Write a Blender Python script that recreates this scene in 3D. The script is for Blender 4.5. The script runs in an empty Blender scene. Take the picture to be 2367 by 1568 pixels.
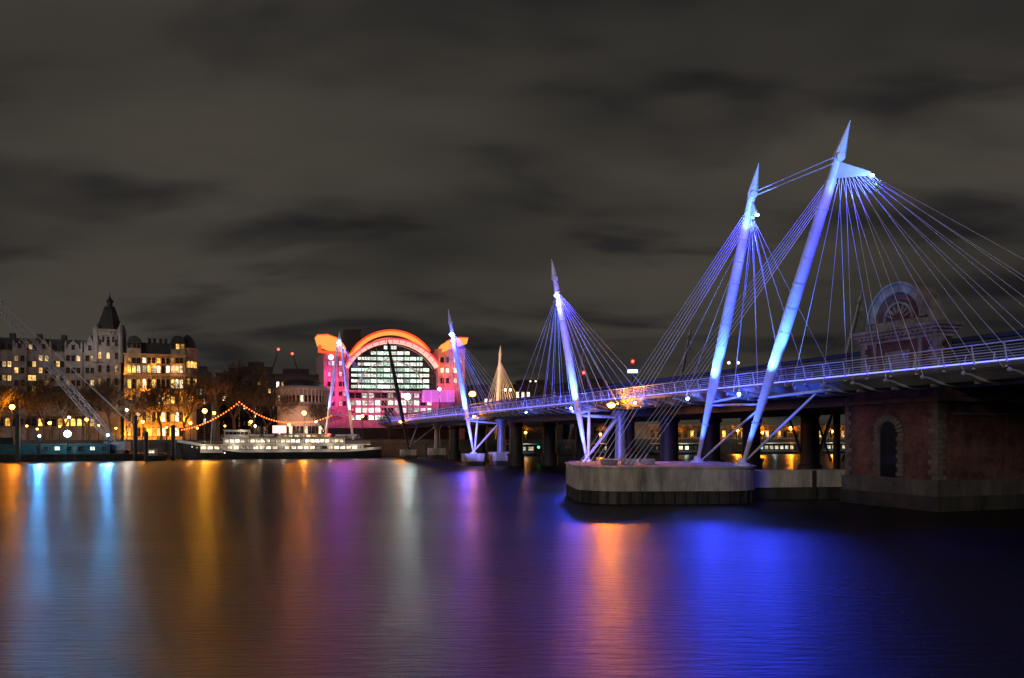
import bpy, math, random
from mathutils import Vector, Matrix
R=math.radians
col=bpy.context.scene.collection
rng=random.Random(7)
# ---------------------------------------------------------------- survey of the place
F=1858.0; UC=1183.5; VH=1010.0; H=6.5
def K(u): return (u-UC)/F
def P(u,v,Y): return Vector((K(u)*Y,Y,H+(VH-v)/F*Y))
A=math.atan(0.348); CA,SA=math.cos(A),math.sin(A)
def W(off,t,z=0): return Vector((54.4+off*CA-t*SA, off*SA+t*CA, z))   # footbridge frame
def T(Y): return Y/CA
def bankY(u): return 280/(1-.348*K(u))
class Fr:                                    # facade frame parallel to the river bank
    def __init__(s,u,Y,a=A):
        s.o=P(u,VH,Y); s.a=a; s.ca=math.cos(a); s.sa=math.sin(a)
    def s(s,u):
        k=K(u); return (k*s.o.y-s.o.x)/(s.ca-k*s.sa)
    def s_(s,u): return Fr.s(s,u)
    def z(s,v,u):
        Y=s.o.y+s.s_(u)*s.sa; return H+(VH-v)/F*Y
class LF(Fr):
    def z(s,v,u): return Fr.z(s,v,u)-4.6
# ---------------------------------------------------------------- mesh helper
class MB:
    def __init__(s): s.v=[];s.f=[];s.m=[];s.c=0
    def quad(s,*p):
        n=len(s.v); s.v+= [tuple(q) for q in p]; s.f.append(tuple(range(n,n+len(p)))); s.m.append(s.c); return s
    def hexa(s,p):
        n=len(s.v); s.v+=[tuple(q) for q in p]
        for f in ((0,3,2,1),(4,5,6,7),(0,1,5,4),(1,2,6,5),(2,3,7,6),(3,0,4,7)):
            s.f.append(tuple(n+i for i in f)); s.m.append(s.c)
        return s
    def box(s,x0,x1,y0,y1,z0,z1):
        return s.hexa([(x0,y0,z0),(x1,y0,z0),(x1,y1,z0),(x0,y1,z0),(x0,y0,z1),(x1,y0,z1),(x1,y1,z1),(x0,y1,z1)])
    def path(s,pts,rad,n=8,cap=True):
        pts=[Vector(p) for p in pts]; b=len(s.v); N=len(pts)
        for i,p in enumerate(pts):
            d=(pts[min(i+1,N-1)]-pts[max(i-1,0)])
            if d.length<1e-9: d=Vector((0,0,1))
            d.normalize()
            up=Vector((0,0,1)) if abs(d.z)<.95 else Vector((0,1,0))
            a=d.cross(up).normalized(); c=a.cross(d).normalized()
            r=rad[i] if isinstance(rad,(list,tuple)) else rad
            for k in range(n):
                t=2*math.pi*k/n; s.v.append(tuple(p+a*math.cos(t)*r+c*math.sin(t)*r))
        for i in range(N-1):
            for k in range(n):
                q=(k+1)%n; s.f.append((b+i*n+k,b+i*n+q,b+(i+1)*n+q,b+(i+1)*n+k)); s.m.append(s.c)
        if cap:
            s.f.append(tuple(b+k for k in range(n))[::-1]); s.m.append(s.c)
            s.f.append(tuple(b+(N-1)*n+k for k in range(n))); s.m.append(s.c)
        return s
    def tube(s,a,b,r0,r1=None,n=6,cap=True): return s.path([a,b],[r0,r0 if r1 is None else r1],n,cap)
    def prism(s,poly,y0,y1):                 # polygon in xz pushed along y
        b=len(s.v); n=len(poly)
        for y in (y0,y1): s.v+=[(x,y,z) for x,z in poly]
        s.f.append(tuple(range(b,b+n))); s.f.append(tuple(range(b+n,b+2*n))[::-1]); s.m+=[s.c]*2
        for k in range(n):
            q=(k+1)%n; s.f.append((b+k,b+n+k,b+n+q,b+q)); s.m.append(s.c)
        return s
    def slab(s,poly,z0,z1):                  # polygon in xy raised along z
        b=len(s.v); n=len(poly)
        for z in (z0,z1): s.v+=[(x,y,z) for x,y in poly]
        s.f.append(tuple(range(b,b+n))[::-1]); s.f.append(tuple(range(b+n,b+2*n))); s.m+=[s.c]*2
        for k in range(n):
            q=(k+1)%n; s.f.append((b+k,b+q,b+n+q,b+n+k)); s.m.append(s.c)
        return s
    def band(s,cx,cz,r0,r1,a0,a1,y0,y1,n=24):
        for i in range(n):
            p=a0+(a1-a0)*i/n; q=a0+(a1-a0)*(i+1)/n
            c=lambda r,t,y:(cx+r*math.cos(t),y,cz+r*math.sin(t))
            s.hexa([c(r0,p,y0),c(r1,p,y0),c(r1,p,y1),c(r0,p,y1),c(r0,q,y0),c(r1,q,y0),c(r1,q,y1),c(r0,q,y1)])
        return s
    def lathe(s,prof,cx=0,cy=0,z=0,n=16):
        b=len(s.v); N=len(prof)
        for r,h in prof:
            for k in range(n):
                t=2*math.pi*k/n; s.v.append((cx+r*math.cos(t),cy+r*math.sin(t),z+h))
        for i in range(N-1):
            for k in range(n):
                q=(k+1)%n; s.f.append((b+i*n+k,b+i*n+q,b+(i+1)*n+q,b+(i+1)*n+k)); s.m.append(s.c)
        s.f.append(tuple(b+k for k in range(n))[::-1]); s.f.append(tuple(b+(N-1)*n+k for k in range(n))); s.m+=[s.c]*2
        return s
    def ball(s,c,r,n=10,m=6,sz=1):
        pr=[(max(r*math.sin(math.pi*i/m),.001),-r*sz*math.cos(math.pi*i/m)) for i in range(m+1)]
        return s.lathe(pr,c[0],c[1],c[2],n)
    def mesh(s,name,mats):
        me=bpy.data.meshes.new(name); me.from_pydata(s.v,[],s.f)
        if not isinstance(mats,(list,tuple)): mats=[mats]
        for m in mats: me.materials.append(m)
        if len(mats)>1: me.polygons.foreach_set('material_index',s.m)
        return me
    def build(s,name,mats,parent=None,world=False,smooth=False):
        if world and parent is not None:
            o=parent.location; s.v=[(x-o.x,y-o.y,z-o.z) for x,y,z in s.v]
        me=s.mesh(name,mats)
        if smooth:
            me.polygons.foreach_set('use_smooth',[True]*len(me.polygons))
            me.set_sharp_from_angle(angle=R(40))
        return link(name,me,parent)
def link(name,me,parent=None,loc=(0,0,0),rz=0):
    o=bpy.data.objects.new(name,me); col.objects.link(o); o.parent=parent; o.location=loc; o.rotation_euler=(0,0,rz); return o
def tag(o,label,cat,group=None,kind=None):
    if label:o['label']=label
    if cat:o['category']=cat
    if group:o['group']=group
    if kind:o['kind']=kind
    return o
def thing(name,label,cat,loc=(0,0,0),rz=0,group=None):
    o=link(name,None,None,loc,rz); o.empty_display_size=.5
    return tag(o,label,cat,group)
KIDS={}
def remember(o):
    KIDS[o.name]=[c for c in list(bpy.data.objects) if c.parent==o]
    for c in KIDS[o.name]: remember(c)
def copy_tree(o,parent=None):
    c=o.copy(); col.objects.link(c); c.parent=parent
    for ch in KIDS.get(o.name,[]): copy_tree(ch,c)
    return c
# ---------------------------------------------------------------- materials
def nt(name):
    m=bpy.data.materials.new(name); m.use_nodes=True; return m,m.node_tree.nodes,m.node_tree.links
def mat(name,c,rough=.6,metal=0,var=.3,scale=.6,bump=.15,stretch=(1,1,1),detail=6):
    m,n,l=nt(name); b=n['Principled BSDF']
    b.inputs['Roughness'].default_value=rough; b.inputs['Metallic'].default_value=metal
    tc=n.new('ShaderNodeTexCoord'); mp=n.new('ShaderNodeMapping'); mp.inputs['Scale'].default_value=stretch
    no=n.new('ShaderNodeTexNoise'); no.inputs['Scale'].default_value=scale; no.inputs['Detail'].default_value=detail; no.inputs['Roughness'].default_value=.65
    cr=n.new('ShaderNodeValToRGB'); e=cr.color_ramp.elements
    e[0].position=.3; e[1].position=.7
    e[0].color=(*[x*(1-var) for x in c],1); e[1].color=(*[min(1,x*(1+var)) for x in c],1)
    l.new(tc.outputs['Object'],mp.inputs[0]); l.new(mp.outputs[0],no.inputs['Vector']); l.new(no.outputs[0],cr.inputs[0]); l.new(cr.outputs[0],b.inputs['Base Color'])
    if bump:
        n2=n.new('ShaderNodeTexNoise'); n2.inputs['Scale'].default_value=scale*7; n2.inputs['Detail'].default_value=4
        bp=n.new('ShaderNodeBump'); bp.inputs['Strength'].default_value=bump; bp.inputs['Distance'].default_value=.1
        l.new(mp.outputs[0],n2.inputs['Vector']); l.new(n2.outputs[0],bp.inputs['Height']); l.new(bp.outputs[0],b.inputs['Normal'])
    return m
def nosample(m):
    try: m.cycles.emission_sampling='NONE'
    except Exception: pass
    return m
def emis(name,c,s,sample=False):
    m,n,l=nt(name); b=n['Principled BSDF']; b.inputs['Base Color'].default_value=(*c,1)
    b.inputs['Emission Color'].default_value=(*c,1); b.inputs['Emission Strength'].default_value=s
    return m if sample else nosample(m)
def litwin(name,c,s,scale=.9,c2=None,lo=.15,base=.2):
    m,n,l=nt(name); b=n['Principled BSDF']; b.inputs['Base Color'].default_value=(.05,.05,.05,1); b.inputs['Roughness'].default_value=.15
    oi=n.new('ShaderNodeObjectInfo'); tc=n.new('ShaderNodeTexCoord'); va=n.new('ShaderNodeVectorMath'); va.operation='ADD'
    ml=n.new('ShaderNodeVectorMath'); ml.operation='SCALE'; ml.inputs[0].default_value=(31,17,53)
    l.new(oi.outputs['Random'],ml.inputs['Scale']); l.new(tc.outputs['Object'],va.inputs[0]); l.new(ml.outputs[0],va.inputs[1])
    no=n.new('ShaderNodeTexNoise'); no.inputs['Scale'].default_value=scale; no.inputs['Detail'].default_value=3
    l.new(va.outputs[0],no.inputs['Vector'])
    m1=n.new('ShaderNodeMath'); m1.operation='MULTIPLY_ADD'; m1.inputs[1].default_value=1.6-base; m1.inputs[2].default_value=base; l.new(oi.outputs['Random'],m1.inputs[0])
    m2=n.new('ShaderNodeMapRange'); m2.inputs['From Min'].default_value=.3; m2.inputs['From Max'].default_value=.7; m2.inputs['To Min'].default_value=lo; m2.inputs['To Max'].default_value=1.8
    l.new(no.outputs[0],m2.inputs[0])
    m3=n.new('ShaderNodeMath'); m3.operation='MULTIPLY'; l.new(m1.outputs[0],m3.inputs[0]); l.new(m2.outputs[0],m3.inputs[1])
    m4=n.new('ShaderNodeMath'); m4.operation='MULTIPLY'; m4.inputs[1].default_value=s; l.new(m3.outputs[0],m4.inputs[0])
    mx=n.new('ShaderNodeMix'); mx.data_type='RGBA'; mx.inputs[6].default_value=(*c,1); mx.inputs[7].default_value=(*(c2 or c),1)
    wn=n.new('ShaderNodeTexWhiteNoise'); wn.noise_dimensions='1D'; l.new(oi.outputs['Random'],wn.inputs['W']); l.new(wn.outputs['Value'],mx.inputs[0])
    l.new(mx.outputs[2],b.inputs['Emission Color']); l.new(m4.outputs[0],b.inputs['Emission Strength']); return nosample(m)
def brickmat(name,c1,c2,mortar,scale=2.2):
    m,n,l=nt(name); b=n['Principled BSDF']; b.inputs['Roughness'].default_value=.85
    tc=n.new('ShaderNodeTexCoord'); sp=n.new('ShaderNodeSeparateXYZ'); ad=n.new('ShaderNodeMath'); cb=n.new('ShaderNodeCombineXYZ')
    l.new(tc.outputs['Object'],sp.inputs[0]); l.new(sp.outputs[0],ad.inputs[0]); l.new(sp.outputs[1],ad.inputs[1]); l.new(ad.outputs[0],cb.inputs[0]); l.new(sp.outputs[2],cb.inputs[1])
    br=n.new('ShaderNodeTexBrick'); br.inputs['Scale'].default_value=scale; br.inputs['Color1'].default_value=(*c1,1); br.inputs['Color2'].default_value=(*c2,1); br.inputs['Mortar'].default_value=(*mortar,1)
    br.inputs['Mortar Size'].default_value=.02; l.new(cb.outputs[0],br.inputs['Vector'])
    no=n.new('ShaderNodeTexNoise'); no.inputs['Scale'].default_value=.5; no.inputs['Detail'].default_value=8; no.inputs['Roughness'].default_value=.7; l.new(tc.outputs['Object'],no.inputs['Vector'])
    mr=n.new('ShaderNodeMapRange'); mr.inputs['From Min'].default_value=.35; mr.inputs['From Max'].default_value=.65; mr.inputs['To Min'].default_value=.3; mr.inputs['To Max'].default_value=1.5; l.new(no.outputs[0],mr.inputs[0])
    vm=n.new('ShaderNodeVectorMath'); vm.operation='SCALE'; l.new(br.outputs[0],vm.inputs[0]); l.new(mr.outputs[0],vm.inputs['Scale']); l.new(vm.outputs[0],b.inputs['Base Color'])
    bp=n.new('ShaderNodeBump'); bp.inputs['Strength'].default_value=.5; bp.inputs['Distance'].default_value=.03; l.new(br.outputs['Fac'],bp.inputs['Height']); bp.invert=True; l.new(bp.outputs[0],b.inputs['Normal'])
    return m
M={}
M['white_steel']=mat('white_painted_steel',(.68,.70,.76),.35,0,.18,.5,.05)
M['grey_steel']=mat('grey_steel',(.17,.18,.21),.45,.3,.25,.8,.1)
M['boom_steel']=mat('pale_grey_lattice_steel',(.36,.38,.42),.5,0,.25,.8,.0)
M['cable']=mat('cable_steel',(.66,.68,.74),.35,.1,.1,1,0)
M['conc']=mat('river_concrete',(.38,.35,.30),.85,0,.65,.6,.7,(1,1,.3))
M['conc_dark']=mat('old_stained_concrete',(.075,.068,.062),.85,0,.55,.6,.6,(1,1,.5))
M['conc_wet']=mat('wet_stained_concrete',(.04,.037,.032),.5,0,.6,.5,.5,(1,1,.3))
M['deck_conc']=mat('deck_edge_concrete',(.24,.23,.235),.75,0,.35,.3,.3,(1,1,.5))
M['dark_iron']=mat('dark_iron',(.024,.025,.03),.6,.4,.4,.6,.2)
M['blue_iron']=mat('blue_grey_iron',(.026,.042,.058),.55,.2,.4,.4,.15)
M['brick']=brickmat('old_red_brick',(.165,.062,.042),(.10,.04,.032),(.075,.06,.052))
M['stone']=mat('weathered_pale_stone',(.22,.19,.155),.85,0,.5,.8,.5)
M['stone_dark']=mat('darker_stone',(.12,.105,.09),.85,0,.5,.8,.5)  # darker tone of the pale stone, used on the brick pier
M['wall_grey']=mat('portland_stone_wall',(.22,.20,.195),.85,0,.45,.3,.4)
M['wall_gold']=mat('honey_stone_wall',(.36,.28,.17),.85,0,.5,.35,.4)
M['wall_dark']=mat('dark_office_wall',(.05,.046,.05),.8,0,.3,.1,.2)
M['wall_pink']=mat('pink_granite_wall',(.42,.28,.32),.7,0,.45,.35,.2)
M['wall_pale']=mat('pale_pink_stone',(.42,.35,.32),.8,0,.25,.3,.3)
M['slate']=mat('slate_roof',(.025,.025,.03),.6,0,.35,.5,.3)
M['frame']=mat('window_frame',(.12,.11,.10),.7,0,.2,1,0)
M['glass_dark']=mat('dark_glass',(.012,.013,.017),.12,0,.2,1,0)
M['bark']=mat('bark',(.05,.042,.035),.9,0,.4,1.5,.3)
M['twig']=mat('twig',(.06,.046,.034),.9,0,.3,1.5,0)
M['pave']=mat('pavement',(.10,.095,.09),.85,0,.25,.2,.2)
M['granite']=mat('granite_wall',(.10,.095,.09),.8,0,.4,.3,.5,(1,1,.6))
M['ship_white']=mat('ship_white_paint',(.50,.50,.48),.45,0,.15,.3,.05)
M['ship_black']=mat('ship_black_paint',(.02,.022,.025),.35,0,.4,.4,.1)
M['teal']=mat('teal_painted_steel',(.02,.10,.10),.5,0,.4,.5,.1)
M['rust']=mat('rusty_steel',(.09,.055,.04),.7,.3,.5,1,.3)
M['timber']=mat('wet_timber',(.03,.026,.023),.6,0,.5,.8,.4,(1,1,.2))
M['w_yel']=litwin('lit_window_yellow',(1,.50,.12),.95,.9,(1,.66,.28))
M['w_wht']=litwin('lit_window_white',(.80,1,.84),1.4,1.2,(1,.95,.78))
M['w_bay']=litwin('lit_office_bay',(.56,.95,.70),1.35,2.2,(1,1,.86),.15,.5)
M['w_dim']=litwin('dim_shelter_window',(.75,.9,.8),.8,1.2,(1,.75,.45))
M['w_warm']=litwin('lit_window_warm',(1,.78,.46),1.7,.9,(1,.90,.66))
M['w_gold']=litwin('lit_window_gold',(1,.44,.05),1.3,.9,(1,.60,.15))
M['w_pink']=litwin('lit_window_pink',(1,.40,.65),1.4,.9,(1,.75,.8))
M['e_orange']=emis('sodium_lamp',(1,.40,.05),20)
M['e_white']=emis('white_lamp',(1,.93,.8),16)
M['e_cyan']=emis('cyan_flood',(.35,.85,1),40)
M['e_blue']=emis('blue_flood',(.24,.42,1),26)
M['e_bluestrip']=emis('blue_strip',(.12,.14,1),4.5)
M['e_red']=emis('red_lamp',(1,.03,.02),14)
M['e_green']=emis('green_lamp',(.05,1,.25),5)
M['e_bulb']=emis('festoon_bulb',(1,.16,.03),4)
M['e_arch_y']=emis('bright_orange_painted_glow',(1,.36,.07),1.1)  # floodlight on soffit and canopies is put into a glowing colour
M['e_arch_o']=emis('red_orange_painted_glow',(1,.13,.03),.72)  # redder outer tone paints the same glow fading outwards
M['e_arch_p']=emis('peach_painted_glow',(1,.50,.40),.95)  # light on the lower arch is put into its glowing colour
M['e_arch_r']=emis('pink_red_painted_glow',(1,.10,.14),.75)  # light along the arch rim, likewise put into the colour
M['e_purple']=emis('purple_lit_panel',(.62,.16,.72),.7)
M['w_lamp']=emis('dim_platform_lamp',(1,.9,.6),3)
# ---------------------------------------------------------------- lights
def pt(loc,c,w,r=.3,parent=None,name='lamp_light'):
    d=bpy.data.lights.new(name,'POINT'); d.color=c; d.energy=w; d.shadow_soft_size=r
    o=bpy.data.objects.new(name,d); col.objects.link(o)
    o.location=Vector(loc)-(parent.location if parent else Vector()); o.parent=parent; return o
def spot(loc,tgt,c,w,ang=50,blend=.6,r=.3,name='spot_beam'):
    d=bpy.data.lights.new(name,'SPOT'); d.color=c; d.energy=w; d.spot_size=R(ang); d.spot_blend=blend; d.shadow_soft_size=r
    o=bpy.data.objects.new(name,d); col.objects.link(o); loc=Vector(loc); o.location=loc
    o.rotation_euler=(Vector(tgt)-loc).to_track_quat('-Z','Y').to_euler(); return o
def river(loc,c,w,ang=42,r=.5,k=.42):  # added spots aimed at the water, drawing the light streaks
    loc=Vector(loc); return spot(loc,(loc.x*k,loc.y*k,0),c,w,ang,.8,r)
ORANGE=(1,.30,.015); YEL=(1,.42,.015); BLUE=(.03,.05,1); CYAN=(.08,.42,1); WHITE=(.80,1,.95)
# ================================================================ SETTING
def grid(name,x0,x1,y0,y1,z,m,rz=0,loc=(0,0,0)):
    b=MB(); b.quad((x0,y0,z),(x1,y0,z),(x1,y1,z),(x0,y1,z)); o=b.build(name,m); o.location=loc; o.rotation_euler=(0,0,rz); return o
m,n,l=nt('river_water'); b=n['Principled BSDF']; b.inputs['Base Color'].default_value=(.008,.008,.011,1); b.inputs['IOR'].default_value=1.33
b.inputs['Anisotropic'].default_value=.78
tv=n.new('ShaderNodeCombineXYZ'); tv.inputs[1].default_value=1; l.new(tv.outputs[0],b.inputs['Tangent'])
tc=n.new('ShaderNodeTexCoord'); mp=n.new('ShaderNodeMapping'); mp.inputs['Scale'].default_value=(.30,1.6,1); mp.inputs['Rotation'].default_value=(0,0,R(4))
no=n.new('ShaderNodeTexNoise'); no.inputs['Scale'].default_value=1.8; no.inputs['Detail'].default_value=7; no.inputs['Roughness'].default_value=.66; no.inputs['Distortion'].default_value=.4
bp=n.new('ShaderNodeBump'); bp.inputs['Strength'].default_value=.75; bp.inputs['Distance'].default_value=.14
l.new(tc.outputs['Object'],mp.inputs[0]); l.new(mp.outputs[0],no.inputs['Vector']); l.new(no.outputs[0],bp.inputs['Height']); l.new(bp.outputs[0],b.inputs['Normal'])
n2=n.new('ShaderNodeTexNoise'); n2.inputs['Scale'].default_value=.06; n2.inputs['Detail'].default_value=3; l.new(mp.outputs[0],n2.inputs['Vector'])
mr=n.new('ShaderNodeMapRange'); mr.inputs['To Min'].default_value=.27; mr.inputs['To Max'].default_value=.37; l.new(n2.outputs[0],mr.inputs[0]); l.new(mr.outputs[0],b.inputs['Roughness'])
tag(grid('water',-3000,3000,-300,4000,0,m),'dark river water streaked with coloured light','river',kind='structure')
tag(grid('ground',-3000,3000,0,4000,4.6,M['pave'],A,(0,280,0)),'paved far river bank','ground',kind='structure')
b=MB(); b.box(-300,500,-1.2,-.01,-1,4.2); b.box(-300,500,-1.5,.3,4.2,4.6)
for i in range(60): b.box(-200+i*8,-199+i*8,-1.45,-1.21,-1,4.2)
o=b.build('embankment_wall',M['granite']); o.location=(0,280,0); o.rotation_euler=(0,0,A); tag(o,'long granite embankment wall along the far river bank','wall',kind='structure')
b=MB(); b.box(-300,500,-1.0,-.5,4.604,5.6)
o=b.build('parapet',M['granite']); o.location=(0,280,0); o.rotation_euler=(0,0,A); tag(o,'low stone parapet on top of the far embankment wall','parapet wall')
# ---------------------------------------------------------------- world
w=bpy.data.worlds.new('World'); bpy.context.scene.world=w; w.use_nodes=True; n=w.node_tree.nodes; l=w.node_tree.links; n.clear()
out=n.new('ShaderNodeOutputWorld'); bg=n.new('ShaderNodeBackground'); bg2=n.new('ShaderNodeBackground'); ad=n.new('ShaderNodeAddShader')
sk=n.new('ShaderNodeTexSky'); sk.sky_type='NISHITA'; sk.sun_disc=False; sk.sun_elevation=R(-6); sk.sun_rotation=R(200); bg2.inputs[1].default_value=.02; l.new(sk.outputs[0],bg2.inputs[0])
tc=n.new('ShaderNodeTexCoord'); sp=n.new('ShaderNodeSeparateXYZ'); l.new(tc.outputs['Generated'],sp.inputs[0])
mx=n.new('ShaderNodeMath'); mx.operation='MAXIMUM'; mx.inputs[1].default_value=0; l.new(sp.outputs[2],mx.inputs[0])
az=n.new('ShaderNodeMath'); az.inputs[1].default_value=.22; l.new(mx.outputs[0],az.inputs[0])
dx=n.new('ShaderNodeMath'); dx.operation='DIVIDE'; l.new(sp.outputs[0],dx.inputs[0]); l.new(az.outputs[0],dx.inputs[1])
dy=n.new('ShaderNodeMath'); dy.operation='DIVIDE'; l.new(sp.outputs[1],dy.inputs[0]); l.new(az.outputs[0],dy.inputs[1])
cb=n.new('ShaderNodeCombineXYZ'); l.new(dx.outputs[0],cb.inputs[0]); l.new(dy.outputs[0],cb.inputs[1])
def cloud(sx,sy,rot,loc,scale,det,dist,rough=.5):
    mp=n.new('ShaderNodeMapping'); mp.inputs['Scale'].default_value=(sx,sy,1); mp.inputs['Rotation'].default_value=(0,0,R(rot)); mp.inputs['Location'].default_value=loc; l.new(cb.outputs[0],mp.inputs[0])
    q=n.new('ShaderNodeTexNoise'); q.inputs['Scale'].default_value=scale; q.inputs['Detail'].default_value=det; q.inputs['Roughness'].default_value=rough; q.inputs['Distortion'].default_value=dist; l.new(mp.outputs[0],q.inputs['Vector']); return q
n1=cloud(.8,1.2,-22,(3.3,1.2,0),1.0,3,.2); n3=cloud(1.0,1.9,-20,(5.4,2.0,0),1.7,3.5,.3,.5)
cr=n.new('ShaderNodeValToRGB'); cr.color_ramp.interpolation='EASE'; e=cr.color_ramp.elements; e[0].position=.30; e[0].color=(.025,.0230,.0208,1); e[1].position=.66; e[1].color=(.058,.051,.041,1)
l.new(n1.outputs[0],cr.inputs[0])
cr2=n.new('ShaderNodeValToRGB'); cr2.color_ramp.interpolation='EASE'; e=cr2.color_ramp.elements; e[0].position=.26; e[0].color=(.34,.36,.47,1); e[1].position=.54; e[1].color=(1,1,1,1)
l.new(n3.outputs[0],cr2.inputs[0])
mm=n.new('ShaderNodeMix'); mm.data_type='RGBA'; mm.blend_type='MULTIPLY'; mm.inputs[0].default_value=1; l.new(cr.outputs[0],mm.inputs[6]); l.new(cr2.outputs[0],mm.inputs[7])
l.new(mm.outputs[2],bg.inputs[0]); bg.inputs[1].default_value=1
l.new(bg.outputs[0],ad.inputs[0]); l.new(bg2.outputs[0],ad.inputs[1]); l.new(ad.outputs[0],out.inputs[0])
sd=bpy.data.lights.new('fill_sun','SUN'); sd.energy=.55; sd.angle=R(20); sd.color=(1,.88,.78); so=bpy.data.objects.new('fill_sun',sd); col.objects.link(so)  # added soft fill from the camera side, brightening brick and fronts
so.rotation_euler=(Vector((.62,1,-.34))).to_track_quat('-Z','Y').to_euler()
# ---------------------------------------------------------------- camera
cd=bpy.data.cameras.new('Camera'); cam=bpy.data.objects.new('Camera',cd); col.objects.link(cam); bpy.context.scene.camera=cam
cam.location=(0,0,H); cam.rotation_euler=(R(90),0,0); cd.sensor_width=36; cd.lens=36*F/2367; cd.shift_y=226/2367; cd.clip_end=6000; cd.clip_start=.5
sc=bpy.context.scene; sc.view_settings.view_transform='Standard'; sc.view_settings.look='None'; sc.view_settings.exposure=0
# ================================================================ windows
WC={}
def winmesh(w_,h_,lit,arch=False):
    k=(round(w_,2),round(h_,2),lit,arch)
    if k in WC: return WC[k]
    b=MB(); t=min(.14,w_*.09)
    b.c=1
    if arch: b.prism([(-w_/2,0),(w_/2,0),(w_/2,h_-w_/2)]+[(w_/2*math.cos(a),h_-w_/2+w_/2*math.sin(a)) for a in [math.pi*i/8 for i in range(1,8)]]+[(-w_/2,h_-w_/2)],-.03,.05)
    else: b.box(-w_/2,w_/2,-.03,.05,0,h_)
    b.c=0
    b.box(-w_/2-t,-w_/2,-.12,.05,0,h_-(w_/2 if arch else 0)); b.box(w_/2,w_/2+t,-.12,.05,0,h_-(w_/2 if arch else 0))
    if arch: b.band(0,h_-w_/2,w_/2,w_/2+t,0,math.pi,-.12,.05,8)
    else: b.box(-w_/2-t,w_/2+t,-.12,.05,h_,h_+t)
    b.box(-w_/2-t*1.6,w_/2+t*1.6,-.2,.05,-t,0)
    b.box(-t*.3,t*.3,-.07,-.031,0,h_*.97); b.box(-w_/2,w_/2,-.072,-.032,h_*.5,h_*.5+t*.6)
    me=b.mesh('window',[M['frame'],M[lit]]); WC[k]=me; return me
def window(root,x,y,z,w_,h_,lit,arch=False,rz=0,name='window'): return link(name,winmesh(w_,h_,lit,arch),root,(x,y,z),rz)
# ================================================================ TREES
def grow(t,c,p,d,L,r,dep,rg,maxd):
    e=p+d*L; mid=p+d*L*.5+Vector((rg.uniform(-1,1),rg.uniform(-1,1),rg.uniform(-.5,.5)))*L*.06
    (t if dep<=1 else c).path([p,mid,e],[r,r*.82,r*.62],7 if dep<2 else 3,False)
    if dep>=maxd: return
    k=rg.choice([2,3,3]) if dep<maxd-1 else 4
    for i in range(k):
        a=rg.uniform(0,6.283); sp=rg.uniform(.35,.85)
        up=Vector((0,0,1)); s1=d.cross(up if abs(d.z)<.9 else Vector((1,0,0))).normalized(); s2=d.cross(s1)
        nd=(d*math.cos(sp)+(s1*math.cos(a)+s2*math.sin(a))*math.sin(sp)+Vector((0,0,.12))).normalized()
        grow(t,c,e if i or dep==0 else mid,nd,L*rg.uniform(.66,.86),max(r*.58,.035),dep+1,rg,maxd)
    if dep>0: grow(t,c,e,(d+Vector((rg.uniform(-.3,.3),rg.uniform(-.3,.3),.15))).normalized(),L*.8,max(r*.62,.035),dep+1,rg,maxd)
protos=[]
def make_tree(seed,maxd=6,trunk=5.2):
    rg=random.Random(seed); r=thing('bare_tree','x','tree'); t=MB(); c=MB()
    grow(t,c,Vector((0,0,0)),Vector((rg.uniform(-.06,.06),rg.uniform(-.06,.06),1)).normalized(),trunk,.42,0,rg,maxd)
    t.build('trunk',M['bark'],r); c.build('crown',M['twig'],r); remember(r); protos.append(r)
for s in (3,11,29): make_tree(s)
used=set(); TN=[0]
def tree(u,Y,h,label,z=4.6,wide=1.05):
    i=TN[0]%3; TN[0]+=1
    o=protos[i] if i not in used else copy_tree(protos[i]); used.add(i)
    o.location=(K(u)*Y,Y,z); o.rotation_euler=(0,0,rng.uniform(0,6)); s=h/19.0; o.scale=(s*wide,s*wide,s); o['label']=label; o['group']='bare winter trees on the far bank'
# ================================================================ STREET LAMPS
def street_lamp(u,v,Y,kind,label,wl,wr,base=4.6,cn=None,rad=.42,group='lit lamps along the river'):
    p=P(u,v,Y); r=thing('street_lamp',label,'street lamp',(p.x,p.y,base),0,group)
    h=p.z-base; e={'o':'e_orange','w':'e_white'}[kind]; c={'o':ORANGE,'w':(1,.9,.75)}[kind]
    MB().lathe([(.32,0),(.30,.5),(.16,.8),(.11,h*.5),(.08,h-.55)],n=10).build('post',M['dark_iron'],r,smooth=True)
    ln=MB().ball((0,0,h),rad,12,8).build('lantern',M[e],r,smooth=True)
    MB().lathe([(.36,rad*.75),(.22,rad+.1),(.05,rad+.3)],z=h,n=10).build('cap',M['dark_iron'],ln)
    MB().tube((-.6,0,h-.9),(.6,0,h-.9),.05,n=6).build('ladder_bar',M['dark_iron'],r)
    if wl: pt((p.x,p.y-.9,p.z),c,wl,.3,r)
    if wr: river((p.x,p.y-.6,p.z),cn or c,wr)
    return r
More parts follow.
